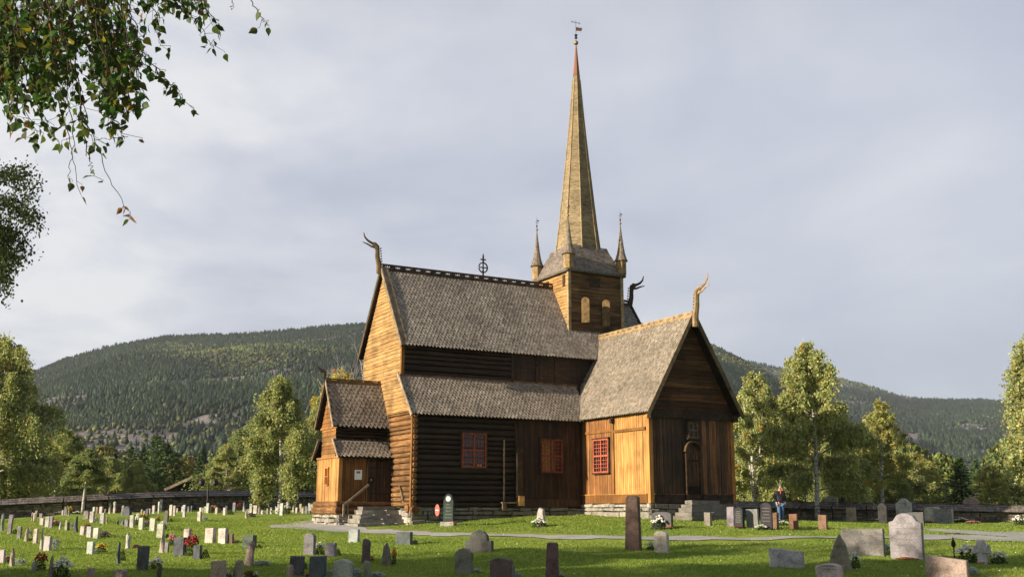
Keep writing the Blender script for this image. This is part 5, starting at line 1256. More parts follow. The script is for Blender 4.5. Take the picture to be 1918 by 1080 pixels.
NEAR = [
 ('A', 22, 925, 60, 130, 'slab', 'pale', 'pale square headstone cut by the left edge'),
 ('A', 130, 960, 60, 190, 'point', 'cream', 'cream pointed headstone second from the left edge'),
 ('A', 375, 1015, 42, 100, 'slab', 'grey', 'small grey headstone behind the tall red flowers at bottom left'),
 ('A', 565, 1080, 75, 212, 'point', 'lichen', 'tall pointed grey stone at bottom left beside a flowering bush'),
 ('A', 1015, 1092, 80, 102, 'slab', 'tan', 'small tan stone cut by the bottom edge, left half'),
 ('A', 1345, 1095, 150, 92, 'gable', 'tan', 'wide peaked tan stone cut by the bottom edge at left'),
 ('A', 1320, 935, 50, 215, 'point', 'darkgrey', 'thin dark pointed stone with a climbing plant beside it'),
 ('A', 1595, 1000, 120, 240, 'slab', 'darkgrey', 'tall dark grey slab on the shaded left lawn'),
 ('A', 1785, 1095, 60, 150, 'rough', 'brown', 'slim brown stone cut by the bottom edge near white flowers'),
 ('A', 1015, 818, 82, 120, 'slab', 'white', 'white block headstone with a yellow flowered bush right of it'),
 ('A', 1435, 760, 70, 155, 'rough', 'white', 'lone white rough edged stone with small pink flowers'),
 ('A', 530, 785, 80, 140, 'slab', 'white', 'white square headstone with dark bush at its right, left lawn'),
 ('A', 455, 770, 40, 215, 'point', 'white', 'thin white spike shaped stone left of a white square one'),
 ('A', 395, 700, 50, 140, 'slab', 'white', 'narrow white slab left of the thin white spike'),
 ('A', 290, 682, 40, 145, 'point', 'cream', 'slim cream pointed stone among red flowers, left lawn'),
 ('A', 212, 650, 45, 122, 'slab', 'grey', 'grey slab left of the slim cream pointed stone'),
 ('A', 104, 595, 50, 185, 'slab', 'grey', 'tall narrow grey slab near the left edge'),
 ('A', 18, 570, 42, 170, 'rough', 'grey', 'rough grey stone touching the left edge'),
 ('A', 925, 612, 55, 90, 'slab', 'white', 'leftmost of three short white blocks in a row'),
 ('A', 1000, 634, 60, 108, 'slab', 'white', 'middle one of three short white blocks in a row'),
 ('A', 1080, 648, 70, 108, 'slab', 'white', 'rightmost of three short white blocks, beside purple flowers'),
 ('A', 1480, 525, 52, 125, 'slab', 'white', 'first white block below the yellow flowers'),
 ('A', 1585, 545, 62, 118, 'slab', 'white', 'second white block below the yellow flowers'),
 ('A', 1710, 560, 70, 128, 'slab', 'white', 'third white block, right below the yellow flowers'),
 ('A', 1800, 640, 85, 140, 'slab', 'white', 'white block with white flowers on its top'),
 ('A', 1818, 805, 75, 178, 'point', 'cream', 'bright cream pointed stone left of pink flowers'),
 ('A', 1870, 805, 50, 105, 'slab', 'grey', 'small grey stone half behind the bright cream pointed one'),
 ('A', 1030, 470, 52, 112, 'slab', 'white', 'left of two narrow white slabs in the middle left lawn'),
 ('A', 1145, 480, 50, 108, 'slab', 'pale', 'right of two narrow white slabs in the middle left lawn'),
 ('A', 1198, 480, 30, 72, 'rough', 'tan', 'tiny tan stone right of two narrow white slabs'),
 ('A', 970, 430, 68, 85, 'round', 'grey', 'grey round topped stone left of two narrow white slabs'),
 ('B', 305, 660, 85, 112, 'slab', 'white', 'white block with dark right side left of the white pair'),
 ('B', 560, 695, 118, 150, 'slab', 'white', 'left one of the pair of broad white headstones'),
 ('B', 705, 700, 112, 152, 'slab', 'white', 'right one of the pair of broad white headstones'),
 ('B', 795, 700, 62, 96, 'slab', 'brown', 'small brown stone at the right of the white pair'),
 ('B', 218, 840, 135, 185, 'slab', 'darkgrey', 'broad dark grey slab left of the red roses'),
 ('B', 415, 878, 95, 140, 'slab', 'darkgrey', 'short dark grey slab right of the red roses'),
 ('B', 1000, 745, 155, 124, 'slab', 'darkgrey', 'broad dark slab directly behind a mottled rough stone'),
 ('B', 1003, 948, 112, 245, 'rough', 'lichen', 'tall mottled rough stone in front of a broad dark slab'),
 ('B', 440, 455, 50, 102, 'slab', 'pale', 'single pale slab with silvery plant, left lawn centre'),
 ('B', 968, 418, 38, 102, 'point', 'cream', 'lone slim cream stone before the far headstones'),
 ('B', 1675, 830, 135, 225, 'round', 'grey', 'grey granite round topped stone with white daisies, left of the steps'),
 ('B', 650, 1092, 165, 178, 'slab', 'cream', 'weathered cream slab with dark right side at the bottom edge'),
 ('B', 866, 1092, 130, 202, 'rough', 'tan', 'tan rough rounded stone at the bottom edge left of red flowers'),
 ('B', 1530, 1060, 165, 200, 'slab', 'darkgrey', 'left of two dark slabs at the bottom, behind a cream rock'),
 ('B', 1455, 1092, 108, 142, 'rough', 'tan', 'small cream pointed rock in front of a dark slab'),
 ('B', 1765, 1092, 190, 230, 'slab', 'darkgrey', 'right of two dark slabs at the bottom edge'),
 ('C', 375, 690, 125, 140, 'slab', 'pale', 'pale grey slab directly below the porch steps'),
 ('C', 120, 850, 128, 142, 'slab', 'grey', 'streaked grey slab right of the white daisies'),
 ('C', 515, 920, 112, 246, 'post', 'brown', 'tall brown weathered post shaped stone below the steps'),
 ('C', 525, 1092, 92, 185, 'post', 'lichen', 'lichen covered post stone in front of the tall brown one'),
 ('C', 740, 945, 130, 236, 'point', 'lichen', 'streaked pointed stone with a thin red plant at its right'),
 ('C', 940, 715, 190, 132, 'slab', 'darkgrey', 'wide dark grey slab by the path below the nave corner'),
 ('C', 1785, 800, 320, 230, 'notch', 'darkgrey', 'large dark winged stone with rounded centre by the path'),
 ('C', 1610, 1050, 205, 275, 'gable', 'lichen', 'brownish grey peaked stone in front of the winged stone'),
 ('C', 250, 1092, 222, 198, 'gable', 'pale', 'pale broad peaked slab with bluish flowers at the bottom'),
 ('D', 915, 515, 112, 210, 'rough', 'pale', 'whitish rough stone with white flowers before the south wall'),
 ('D', 475, 1092, 260, 212, 'arch', 'red', 'broad red granite stone at the bottom edge'),
 ('D', 530, 1092, 190, 175, 'round', 'lichen', 'brownish round topped stone in front of the red granite one'),
 ('D', 1045, 1092, 158, 372, 'pillar', 'red', 'tall red granite obelisk at the bottom edge centre'),
 ('E', 400, 778, 190, 570, 'pillar', 'red', 'tallest dark red pillar stone before the transept'),
 ('E', 718, 808, 168, 226, 'arch', 'white', 'white round topped stone right of the tall red pillar'),
 ('E', 725, 540, 235, 180, 'arch', 'darkgrey', 'wide dark arched stone behind white daisies by the transept corner'),
 ('E', 1238, 500, 85, 136, 'slab', 'lichen', 'small mossy square stone in front of the transept door steps'),
 ('E', 1495, 508, 92, 200, 'slab', 'grey', 'grey slab just right of the transept steps'),
 ('E', 1592, 530, 112, 215, 'round', 'black', 'black round topped stone with pale lettering and red flowers'),
 ('F', 185, 525, 140, 192, 'slab', 'grey', 'grey stone with a dark panel between two black ones'),
 ('F', 340, 545, 128, 275, 'round', 'black', 'tall black stone with pale lettering left of the man'),
 ('F', 440, 540, 70, 170, 'slab', 'rust', 'reddish brown stone half behind the tall black one'),
 ('F', 645, 540, 100, 155, 'slab', 'rust', 'rust coloured lichened slab right of the man'),
 ('F', 970, 545, 100, 148, 'slab', 'rust', 'orange brown slab left of the pale bordered arched stone path'),
 ('F', 1290, 465, 100, 150, 'slab', 'tan', 'tan patterned slab with dark bush behind before the wall'),
 ('F', 690, 400, 185, 92, 'boulder', 'grey', 'low grey boulder stone by the wall right of the man'),
 ('F', 845, 400, 140, 180, 'slab', 'grey', 'broad grey slab in front of the wall beside the birch trunk'),
 ('F', 1080, 435, 135, 245, 'round', 'pale', 'arched stone with pale rim near the right wall'),
 ('F', 1168, 415, 90, 240, 'round', 'black', 'black stone directly behind the pale rimmed arched one'),
 ('F', 1455, 425, 160, 92, 'boulder', 'grey', 'grey rounded boulder low against the right wall'),
 ('F', 1645, 475, 100, 205, 'gable', 'black', 'black peaked stone with white flowers before the right wall'),
 ('F', 1752, 440, 110, 120, 'rough', 'lichen', 'mossy rough stone behind the black peaked one'),
 ('F', 565, 968, 362, 195, 'slant', 'pale', 'pale speckled low slab with sloping top on shaded grass'),
 ('F', 1165, 1008, 262, 360, 'point', 'lichen', 'big pointed natural stone with white flowers at its right'),
 ('F', 1428, 835, 432, 265, 'slab', 'grey', 'very wide grey slab behind the big pointed stone'),
 ('F', 1045, 1092, 285, 148, 'gable', 'white', 'whitish speckled peaked slab at the bottom edge'),
 ('G', 615, 880, 332, 450, 'shoulder', 'palegrey', 'largest pale streaked stone with arched top and orange stains'),
 ('G', 580, 450, 160, 222, 'shoulder', 'white', 'bright white shouldered stone behind the largest pale one'),
 ('G', 650, 400, 130, 190, 'slab', 'grey', 'tall grey slab behind the bright white shouldered stone'),
 ('G', 715, 500, 165, 132, 'slab', 'darkgrey', 'dark framed stone half hidden by the largest pale stone'),
 ('G', 905, 470, 175, 155, 'arch', 'pale', 'pale round topped stone left of a grey lettered slab'),
 ('G', 1025, 475, 185, 142, 'slab', 'grey', 'grey lettered slab before the right wall'),
 ('G', 1145, 430, 60, 60, 'boulder', 'grey', 'tiny grey boulder right of the grey lettered slab'),
 ('G', 1225, 430, 90, 110, 'rough', 'grey', 'rough grey stone left of the gabled monument'),
 ('G', 1345, 462, 165, 246, 'gable', 'tan', 'gabled monument with a pale panel before the right wall'),
 ('G', 1462, 455, 80, 115, 'arch', 'pale', 'small pale arched stone right of the gabled monument'),
 ('G', 1595, 450, 190, 165, 'round', 'tan', 'pinkish round topped stone before the right wall'),
 ('G', 1795, 415, 200, 95, 'slab', 'pale', 'long low pale slab against the wall at right'),
 ('G', 1065, 1092, 410, 222, 'slant', 'tan', 'wide tan slab with sloping top at the bottom right edge'),
 ('G', 1460, 935, 190, 236, 'cross', 'white', 'white rounded stone cross between two white flower bushes'),
]
TXT = {1592: 6, 340: 5, 1025: 3, 615: 5, 580: 2, 1045: 2, 1345: 4}
for g_ in NEAR:
    gr, W_, H_, T_ = grave(*g_, text=TXT.get(g_[1], 0) if g_[0] in 'EFG' else 0, ang=rad(-14) if g_[0] in 'FG' and g_[1] not in (1345,) else None)
    if g_[1] == 185 and g_[0] == 'F': mb = MB(); mb.box(-W_ * .3, -T_ / 2 - .005, .1, W_ * .32, -T_ / 2 - .001, H_ * .85); mb.build('panel', M['engrave'], gr)
    if g_[1] == 1345 and g_[0] == 'G': mb = MB(); mb.box(-W_ * .1, -T_ / 2 - .03, .12, W_ * .42, -T_ / 2 - .001, H_ * .72); q_ = mb.build('panel', M['grave'], gr); q_.color = (.48, .42, .35, 1)
# rows of small stones far off
ROWS = {
 'by the dark wall': [('A', 470, 500, 50, 72, 'slab', 'white'), ('A', 530, 520, 50, 105, 'slab', 'pale'), ('A', 572, 532, 38, 115, 'slab', 'grey'), ('A', 676, 550, 25, 75, 'post', 'pale'), ('A', 740, 555, 30, 100, 'slab', 'cream'), ('A', 768, 553, 22, 78, 'slab', 'tan'), ('A', 845, 575, 60, 152, 'point', 'darkgrey')],
 'at the left wall end': [('A', 358, 455, 22, 92, 'post', 'cream'), ('A', 380, 452, 20, 82, 'slab', 'white'), ('A', 405, 410, 25, 72, 'post', 'tan'), ('A', 458, 440, 38, 65, 'slab', 'grey')],
 'left of the wall trunk': [('A', 664, 380, 14, 60, 'slab', 'darkgrey'), ('A', 702, 380, 22, 46, 'slab', 'pale'), ('A', 730, 380, 20, 78, 'slab', 'grey'), ('A', 750, 386, 22, 92, 'post', 'tan'), ('A', 772, 392, 26, 62, 'point', 'white')],
 'right of the wall trunk': [('A', 1055, 333, 30, 66, 'slab', 'white'), ('A', 1088, 331, 28, 66, 'slab', 'tan'), ('A', 1135, 338, 40, 70, 'slab', 'white'), ('A', 1182, 331, 20, 50, 'post', 'tan'), ('A', 1235, 333, 34, 112, 'point', 'cream'), ('A', 1285, 341, 36, 118, 'post', 'pale'), ('A', 1375, 388, 30, 100, 'slab', 'grey'), ('A', 1425, 390, 110, 92, 'boulder', 'darkgrey')],
 'left of yellow flowers': [('A', 1320, 497, 36, 62, 'rough', 'darkgrey'), ('A', 1375, 502, 46, 62, 'rough', 'grey'), ('A', 1422, 516, 52, 78, 'round', 'grey')],
 'above the yellow flowers': [('A', 1595, 312, 28, 38, 'rough', 'cream'), ('A', 1620, 385, 32, 45, 'round', 'grey'), ('A', 1652, 388, 38, 66, 'slab', 'darkgrey'), ('A', 1678, 318, 40, 48, 'slab', 'white'), ('A', 1725, 318, 34, 82, 'slab', 'white'), ('A', 1782, 322, 22, 118, 'slab', 'pale'), ('A', 1802, 350, 34, 128, 'slab', 'white'), ('A', 1868, 460, 46, 115, 'slab', 'brown'), ('A', 1908, 385, 26, 105, 'slab', 'pale')],
 'left of lamp post': [('B', 120, 386, 30, 108, 'slab', 'white'), ('B', 158, 391, 30, 102, 'slab', 'white'), ('B', 192, 330, 20, 40, 'slab', 'white'), ('B', 252, 312, 26, 56, 'slab', 'pale'), ('B', 268, 406, 38, 125, 'slab', 'pale'), ('B', 318, 308, 24, 56, 'round', 'grey'), ('B', 352, 308, 18, 66, 'post', 'grey'), ('B', 458, 312, 34, 48, 'slab', 'white')],
 'right of lamp post': [('B', 482, 355, 26, 50, 'slab', 'tan'), ('B', 510, 300, 28, 62, 'slab', 'white'), ('B', 530, 358, 36, 100, 'slab', 'pale'), ('B', 560, 358, 26, 76, 'slab', 'cream'), ('B', 632, 371, 38, 68, 'slab', 'cream'), ('B', 670, 300, 40, 42, 'boulder', 'grey'), ('B', 722, 383, 34, 76, 'slab', 'white'), ('B', 745, 300, 30, 68, 'slab', 'darkgrey')],
 'in middle far row': [('B', 830, 346, 38, 96, 'slab', 'grey'), ('B', 940, 346, 34, 108, 'point', 'pale'), ('B', 990, 300, 22, 44, 'slab', 'pale'), ('B', 1020, 360, 38, 96, 'slab', 'pale'), ('B', 1068, 366, 50, 86, 'slab', 'white'), ('B', 1112, 300, 28, 66, 'slab', 'grey'), ('B', 1153, 300, 44, 44, 'rough', 'white'), ('B', 1208, 319, 34, 60, 'round', 'grey'), ('B', 1248, 297, 30, 68, 'slab', 'white')],
 'in row beside porch': [('B', 1313, 308, 44, 78, 'slab', 'pale'), ('B', 1365, 386, 52, 126, 'slab', 'pale'), ('B', 1380, 270, 26, 66, 'rough', 'tan'), ('B', 1440, 280, 40, 40, 'slab', 'brown'), ('B', 1495, 350, 34, 116, 'point', 'cream'), ('B', 1532, 312, 26, 62, 'slab', 'white'), ('B', 1572, 348, 36, 84, 'slab', 'cream'), ('B', 1602, 292, 30, 54, 'slab', 'pale'), ('B', 1643, 302, 38, 78, 'slab', 'grey'), ('B', 1690, 363, 60, 106, 'slab', 'white')],
}
for rp, items in ROWS.items():
    items.sort(key=lambda q: q[1])
    for i, it_ in enumerate(items):
        lab = 'small %s headstone, %s from left %s' % (CW[it_[6]] + ' ' + SW[it_[5]], ORD[i], rp)
        grave(*it_, lab, group='small headstones of the far rows')
# the tall arched dark green stone with emblem by the nave corner
p = G(600 + 1440 / ZM, 900 + 505 / ZM); rt = empty('gravestone', p, -.30, label='tall dark green round headed stone with a white round emblem at the nave wall', cat='gravestone', group='gravestones on the churchyard lawn'); s_ = p.y / FPX
W_, H_ = 122 / ZM * s_ * .93, 345 / ZM * s_; T_ = .15; hb = .17
mb = MB(); mb.rough(-W_ * .68, -.2, -.15, W_ * .68, .2, hb, .008); o = mb.build('plinth', M['grave'], rt); o.color = (.34, .33, .30, 1)
h_ = W_ / 2; ol = [(-h_, hb), (h_, hb), (h_, H_ - h_ * 1.15), (h_ * .80, H_ - h_ * 1.1)] + [(h_ * .80 * math.cos(t), H_ - h_ * .9 + h_ * .9 * math.sin(t)) for t in np.linspace(.1, math.pi - .1, 13)] + [(-h_ * .80, H_ - h_ * 1.1), (-h_, H_ - h_ * 1.15)]
mb = MB(); n = len(ol); mb.add([(x, -T_ / 2, z) for x, z in ol] + [(x, T_ / 2, z) for x, z in ol], [tuple(range(n))[::-1], tuple(range(n, 2 * n))] + [(i, (i + 1) % n, (i + 1) % n + n, i + n) for i in range(n)][:])
o = mb.build('stone', M['grave'], rt); o.color = (.040, .062, .055, 1)
mb = MB(); rr_ = .105; mb.add([(rr_ * math.cos(t), -T_ / 2 - .012, H_ - h_ * .95 + rr_ * math.sin(t)) for t in np.linspace(0, 2 * math.pi, 20)[:-1]], [tuple(range(19))]); mb.add([(.06 * math.cos(t), -T_ / 2 - .016, H_ - h_ * .95 + .06 * math.sin(t)) for t in np.linspace(0, 2 * math.pi, 20)[:-1]], [tuple(range(19))], (.4, .4, .42))
mb.box(-.014, -T_ / 2 - .022, H_ - h_ * .95 - .03, .014, -T_ / 2 - .019, H_ - h_ * .95 + .045); o = mb.build('emblem', M['grave'], rt); o.color = (.8, .8, .8, 1)
mb = MB(); z = H_ * .66; rr = random.Random(4)
for i in range(5):
    wl = W_ * rr.uniform(.4, .7); x = -wl / 2
    while x < wl / 2: l = rr.uniform(.02, .08); mb.box(x, -T_ / 2 - .004, z, x + l, -T_ / 2 - .001, z + .028); x += l + .02
    z -= .13
mb.build('inscription', M['engravel'], rt)

# ------------------------------------------------------------------ flowers and bushes
FC = {'white': (.72, .72, .70), 'red': (.30, .025, .025), 'yellow': (.62, .42, .04), 'pink': (.60, .25, .25), 'purple': (.16, .07, .20), 'silver': (.34, .38, .40), 'none': None, 'orange': (.6, .22, .04), 'bluish': (.42, .48, .55)}
fpro = {}
def plant_proto(col, airy):
    r = np.random.default_rng(abs(hash((FC[col] or 0,))) % 1000 if False else sum(map(ord, col)) + int(airy)); root = empty('flowering_plant', (0, 0, 0))
    n = 420; th = r.uniform(0, 6.283, n); u = r.random(n); rad_ = .5 * np.sqrt(r.random(n)) * (1 - u ** 2 * .5); P = np.stack([rad_ * np.cos(th), rad_ * np.sin(th), u * (1 - rad_ * 1.2) * .9 + .02], 1)
    gc = (.040, .070, .022) if col not in ('silver', 'bluish') else (.26, .30, .29)
    v_, f_ = leaf_quads(P, r.normal(0, 1, P.shape) + [0, 0, .5], .13, r, .5); np_mesh('foliage', v_, f_, M['leaf'], tint(gc, n, r, .3), root)
    if FC[col]:
        n = 60 if not airy else 36; th = r.uniform(0, 6.283, n); rad_ = .52 * np.sqrt(r.random(n)); P = np.stack([rad_ * np.cos(th), rad_ * np.sin(th), .45 + .5 * (1 - rad_ ** 2 * 3.2) * r.uniform(.5, 1.1, n)], 1)
        V = []; F = []
        for p in P:     # small facetted heads
            s_ = .085 * r.uniform(.7, 1.3); b_ = len(V); V += [p + np.array(q) * s_ for q in ((1, 0, 0), (0, 1, 0), (-1, 0, 0), (0, -1, 0), (0, 0, .7), (0, 0, -.7))]
            F += [(b_ + i, b_ + (i + 1) % 4, b_ + 4) for i in range(4)] + [(b_ + (i + 1) % 4, b_ + i, b_ + 5) for i in range(4)]
        np_mesh('blossoms', np.array(V), np.array(F), M['petal'], tint(FC[col], len(F), r, .15), root)
    return root
def plant(cr, zx, zb, zw, zh, col, label, airy=False):
    key = (col, airy); px = OR[cr] + zx / ZM; p = G(px, 900 + zb / ZM); s_ = p.y / FPX / ZM
    if key not in fpro: fpro[key] = plant_proto(col, airy); r_ = fpro[key]
    else:
        r_ = fpro[key].copy(); scene.collection.objects.link(r_)
        for ch in list(fpro[key].children): c = ch.copy(); scene.collection.objects.link(c); c.parent = r_
    r_.location = p; r_.scale = (zw * s_ * 1.15, zw * s_ * 1.0, zh * s_ * 1.2); r_.rotation_euler = (0, 0, random.uniform(0, 6.28)); tagit(r_, label, 'flowers' if FC[col] else 'bush', 'plants beside the gravestones')
for a in [
 ('A', 450, 1005, 130, 170, 'red', 'tall red flowers at bottom left beside a small grey headstone'), ('A', 690, 1085, 180, 190, 'white', 'whitish flowering bush right of the tall pointed stone, bottom left'), ('A', 640, 1000, 60, 80, 'red', 'small red blooms at the top of the bottom left bush'),
 ('A', 235, 945, 130, 60, 'silver', 'silvery low plant right of the cream pointed headstone'), ('A', 80, 920, 60, 70, 'pink', 'faint pink flowers between the two leftmost bottom stones'),
 ('A', 1135, 800, 130, 85, 'yellow', 'dark bush with yellow flowers right of a white block'), ('A', 1075, 812, 60, 40, 'silver', 'silvery tuft beside the yellow flowered bush'), ('A', 1525, 752, 85, 38, 'pink', 'small pinkish flowers right of the lone white rough stone'),
 ('A', 620, 765, 90, 100, 'silver', 'bush with pale leaves right of the white square headstone'), ('A', 1165, 632, 120, 55, 'purple', 'purple flowers with a red bloom right of three white blocks'), ('A', 1160, 600, 35, 25, 'red', 'single red bloom over the purple flowers'),
 ('A', 1740, 985, 150, 110, 'white', 'white flowers right of the tall dark slab'), ('A', 1370, 900, 75, 130, 'none', 'dark climbing plant at the thin dark pointed stone'),
 ('A', 1610, 440, 130, 60, 'yellow', 'bright yellow flowers over the white blocks, left cluster'), ('A', 1775, 450, 45, 50, 'yellow', 'small yellow tuft right of the bright yellow flowers'), ('A', 1545, 500, 70, 110, 'white', 'white flowers between the first two white blocks'),
 ('A', 1820, 540, 110, 70, 'white', 'white flowers behind the white block, left lawn'), ('A', 1650, 520, 60, 60, 'purple', 'dark purple plant between the second and third white blocks'), ('A', 1875, 640, 60, 45, 'none', 'low dark plant right of the flower topped block'),
 ('A', 980, 530, 70, 40, 'red', 'rust red flowers behind three white blocks'), ('A', 625, 510, 110, 60, 'pink', 'pale pink flowers in the cluster by the dark wall'), ('A', 800, 530, 60, 50, 'silver', 'silvery plant left of the dark pointed stone by the wall'), ('A', 860, 372, 90, 30, 'white', 'low white flowers along the wall at left'),
 ('A', 785, 350, 50, 70, 'yellow', 'yellowish bush at the wall left of the trunk'), ('A', 1080, 455, 60, 45, 'silver', 'silvery plant right of the left narrow white slab'), ('A', 335, 672, 50, 26, 'red', 'red flowers between the cream pointed and white slab'), ('A', 330, 620, 60, 60, 'silver', 'pale bush behind the slim cream pointed stone'), ('A', 165, 595, 60, 55, 'none', 'dark shrub right of the tall narrow grey slab'), ('A', 1850, 340, 70, 60, 'none', 'round green bush in the far left rows'), ('A', 1325, 325, 50, 35, 'red', 'dark red flowers in the far row at the wall'),
 ('B', 130, 730, 75, 120, 'pink', 'pink flowers left of the broad dark slab'), ('B', 350, 840, 130, 200, 'red', 'red roses between two dark slabs'), ('B', 505, 870, 110, 95, 'none', 'dark bush right of the short dark slab'), ('B', 388, 650, 80, 35, 'silver', 'silvery plant right of the single white block'), ('B', 850, 700, 60, 28, 'purple', 'purple flowers beside the small brown stone'),
 ('B', 505, 448, 75, 40, 'silver', 'silvery cushion plant right of a pale slab'), ('B', 1030, 405, 90, 40, 'purple', 'dark low plant right of the lone slim cream stone'), ('B', 1110, 755, 70, 45, 'none', 'dark tuft right of the broad dark slab'), ('B', 1150, 950, 180, 50, 'silver', 'silvery flowers right of the mottled rough stone'), ('B', 1790, 820, 110, 110, 'white', 'white daisies right of the grey granite round stone'),
 ('B', 770, 1090, 80, 75, 'white', 'white flowers between the cream slab and tan stone'), ('B', 1000, 1090, 100, 75, 'red', 'deep red flowers at the bottom edge'), ('B', 1070, 1088, 60, 60, 'white', 'white flowers right of the deep red ones'), ('B', 1650, 1085, 50, 50, 'pink', 'pink flowers between the two dark slabs'), ('B', 1630, 1000, 50, 80, 'none', 'dark leaves between the two dark slabs'),
 ('B', 600, 320, 90, 70, 'pink', 'orange pink bushes in the far row after the lamp post'), ('B', 790, 375, 80, 40, 'none', 'dark shrub in the far row centre'), ('B', 890, 330, 60, 70, 'red', 'red flowers in the far row centre'), ('B', 1420, 375, 80, 110, 'white', 'white flowering bush in the far row near the porch'), ('B', 1540, 345, 40, 40, 'purple', 'dark plant between two cream stones near the porch'), ('B', 1610, 335, 50, 40, 'yellow', 'yellow flowered plant near the porch'), ('B', 35, 520, 80, 60, 'white', 'white flowers left of the far pale slabs'), ('B', 120, 455, 50, 35, 'none', 'low dark plant right of the brown slab'),
 ('C', 200, 840, 70, 80, 'none', 'dark shrub right of the streaked grey slab'), ('C', 395, 1085, 150, 90, 'bluish', 'bluish white flowers right of the pale broad slab'), ('C', 640, 1090, 150, 60, 'bluish', 'bluish flowers right of the lichen post stone'), ('C', 100, 1060, 90, 50, 'bluish', 'bluish flowers left of the pale broad slab'), ('C', 580, 905, 50, 55, 'orange', 'orange flowers beside the tall brown post stone'), ('C', 825, 945, 55, 175, 'orange', 'thin plant with red leaves at the streaked pointed stone'), ('C', 1060, 710, 70, 40, 'purple', 'dark purple pot flowers right of the wide dark slab'), ('C', 1480, 505, 90, 45, 'pink', 'small reddish flowers at the foot of the emblem stone'), ('C', 1750, 1035, 110, 45, 'bluish', 'bluish flowers right of the brownish peaked stone'),
 ('D', 905, 520, 170, 85, 'white', 'white flowers around the whitish stone by the south wall'), ('D', 660, 1088, 90, 50, 'bluish', 'bluish flowers right of the brown round topped stone'), ('D', 1150, 1088, 60, 50, 'white', 'white tuft at the foot of the red obelisk'),
 ('E', 680, 545, 170, 130, 'white', 'white daisies in front of the wide dark arched stone'), ('E', 590, 775, 100, 80, 'white', 'white flowers between the tall red pillar and white stone'), ('E', 800, 545, 70, 35, 'orange', 'orange pot beside the wide dark arched stone'), ('E', 1585, 535, 100, 22, 'red', 'low red flowers before the black lettered stone'), ('E', 1840, 550, 120, 50, 'white', 'white flowers before the tall black stone left of the man'),
 ('F', 520, 500, 110, 45, 'white', 'white flowers at the feet of the man'), ('F', 1335, 985, 110, 150, 'white', 'white flowers right of the big pointed natural stone'), ('F', 970, 395, 90, 60, 'silver', 'dark round wreath of leaves before the arched stone'), ('F', 1620, 465, 110, 45, 'white', 'white flowers left of the black peaked stone'), ('F', 1680, 815, 90, 90, 'bluish', 'bluish flowers between the wide slab and the largest stone'), ('F', 1300, 330, 60, 40, 'none', 'dark bush behind the tan patterned slab'), ('F', 1150, 410, 40, 40, 'yellow', 'yellowish tuft beside the pale rimmed arched stone'),
 ('G', 1290, 920, 220, 170, 'white', 'large white flower bush left of the white cross'), ('G', 1635, 925, 180, 110, 'white', 'white flower bush right of the white cross'), ('G', 1460, 935, 120, 35, 'orange', 'orange flowers at the foot of the white cross'), ('G', 610, 884, 260, 26, 'orange', 'orange red ground flowers at the foot of the largest stone'), ('G', 1210, 465, 150, 45, 'white', 'white flowers left of the gabled monument'), ('G', 1345, 480, 150, 30, 'pink', 'pinkish flowers before the gabled monument'), ('G', 1650, 455, 130, 60, 'white', 'white and green plants at the pinkish stone'), ('G', 1750, 450, 110, 90, 'pink', 'reddish leaved bush before the long low slab'), ('G', 1870, 495, 130, 90, 'white', 'white flower bush at the right edge'), ('G', 845, 475, 90, 30, 'pink', 'pale flowers right of the dark framed stone'), ('G', 1320, 1060, 150, 80, 'bluish', 'bluish flowers right of the wide tan slab'), ('G', 25, 985, 60, 0.1, 'none', '')]:
    if a[6]: plant(*a)

# ------------------------------------------------------------------ grass tufts and fallen leaves
r = np.random.default_rng(9); n = 150000
d = 19.5 + 34 * r.random(n) ** 1.6; a_ = r.uniform(-.53, .53, n); x = np.tan(a_) * d; z = ground_np(x, d)
onp = (np.abs(z) < 9)
k = 3; ang = r.uniform(0, 6.283, (n, k)); hgt = r.uniform(.015, .042, (n, k)) * (1 + (d[:, None] - 19) * .02); wb = .010 * (1 + (d[:, None] - 19) * .05)
lean = r.normal(0, .022, (n, k, 2)); bx_ = x[:, None] + r.normal(0, .03, (n, k)); by_ = d[:, None] + r.normal(0, .03, (n, k))
V0 = np.stack([bx_ - wb * np.cos(ang), by_ - wb * np.sin(ang), z[:, None] - .005 + 0 * ang], 2); V1 = np.stack([bx_ + wb * np.cos(ang), by_ + wb * np.sin(ang), z[:, None] - .005 + 0 * ang], 2); V2 = np.stack([bx_ + lean[..., 0], by_ + lean[..., 1], z[:, None] + hgt], 2)
# keep blades off the gravel: test against the path line seen from above
pl = [G(*p) for p in ((505, 986), (590, 984), (690, 994), (760, 997), (850, 1001), (1000, 1004.5), (1200, 1008), (1450, 1008), (1640, 1006), (1790, 1005), (1990, 1008))]
mask = np.ones(n, bool)
for a, b in zip(pl, pl[1:]):
    ab = np.array([b.x - a.x, b.y - a.y]); t = np.clip(((x - a.x) * ab[0] + (d - a.y) * ab[1]) / (ab @ ab), 0, 1); mask &= np.hypot(x - a.x - ab[0] * t, d - a.y - ab[1] * t) > 1.3
V = np.stack([V0, V1, V2], 2)[mask].reshape(-1, 3); F = np.arange(len(V)).reshape(-1, 3)
big = .5 + .35 * vnoise(V[::3, 0] * .5, V[::3, 1] * .4, 77)
big = np.clip(big, 0, 1)
base = np.array((.160, .235, .040))[None] * (1 - big[:, None]) + np.array((.235, .290, .060))[None] * big[:, None]
o = np_mesh('grass', V, F, M['leaf'], (base * np.exp(r.normal(0, .18, len(F)))[:, None]).astype(np.float32)); tagit(o, 'short mown lawn grass of the churchyard', 'grass', kind='stuff')
n = 900; d = 20 + 28 * r.random(n) ** 1.3; x = np.tan(r.uniform(-.5, .5, n)) * d; P = np.stack([x, d, ground_np(x, d) + .04], 1); v_, f_ = leaf_quads(P, r.normal(0, 1, P.shape) * [1, 1, .2], .045, r, .8)
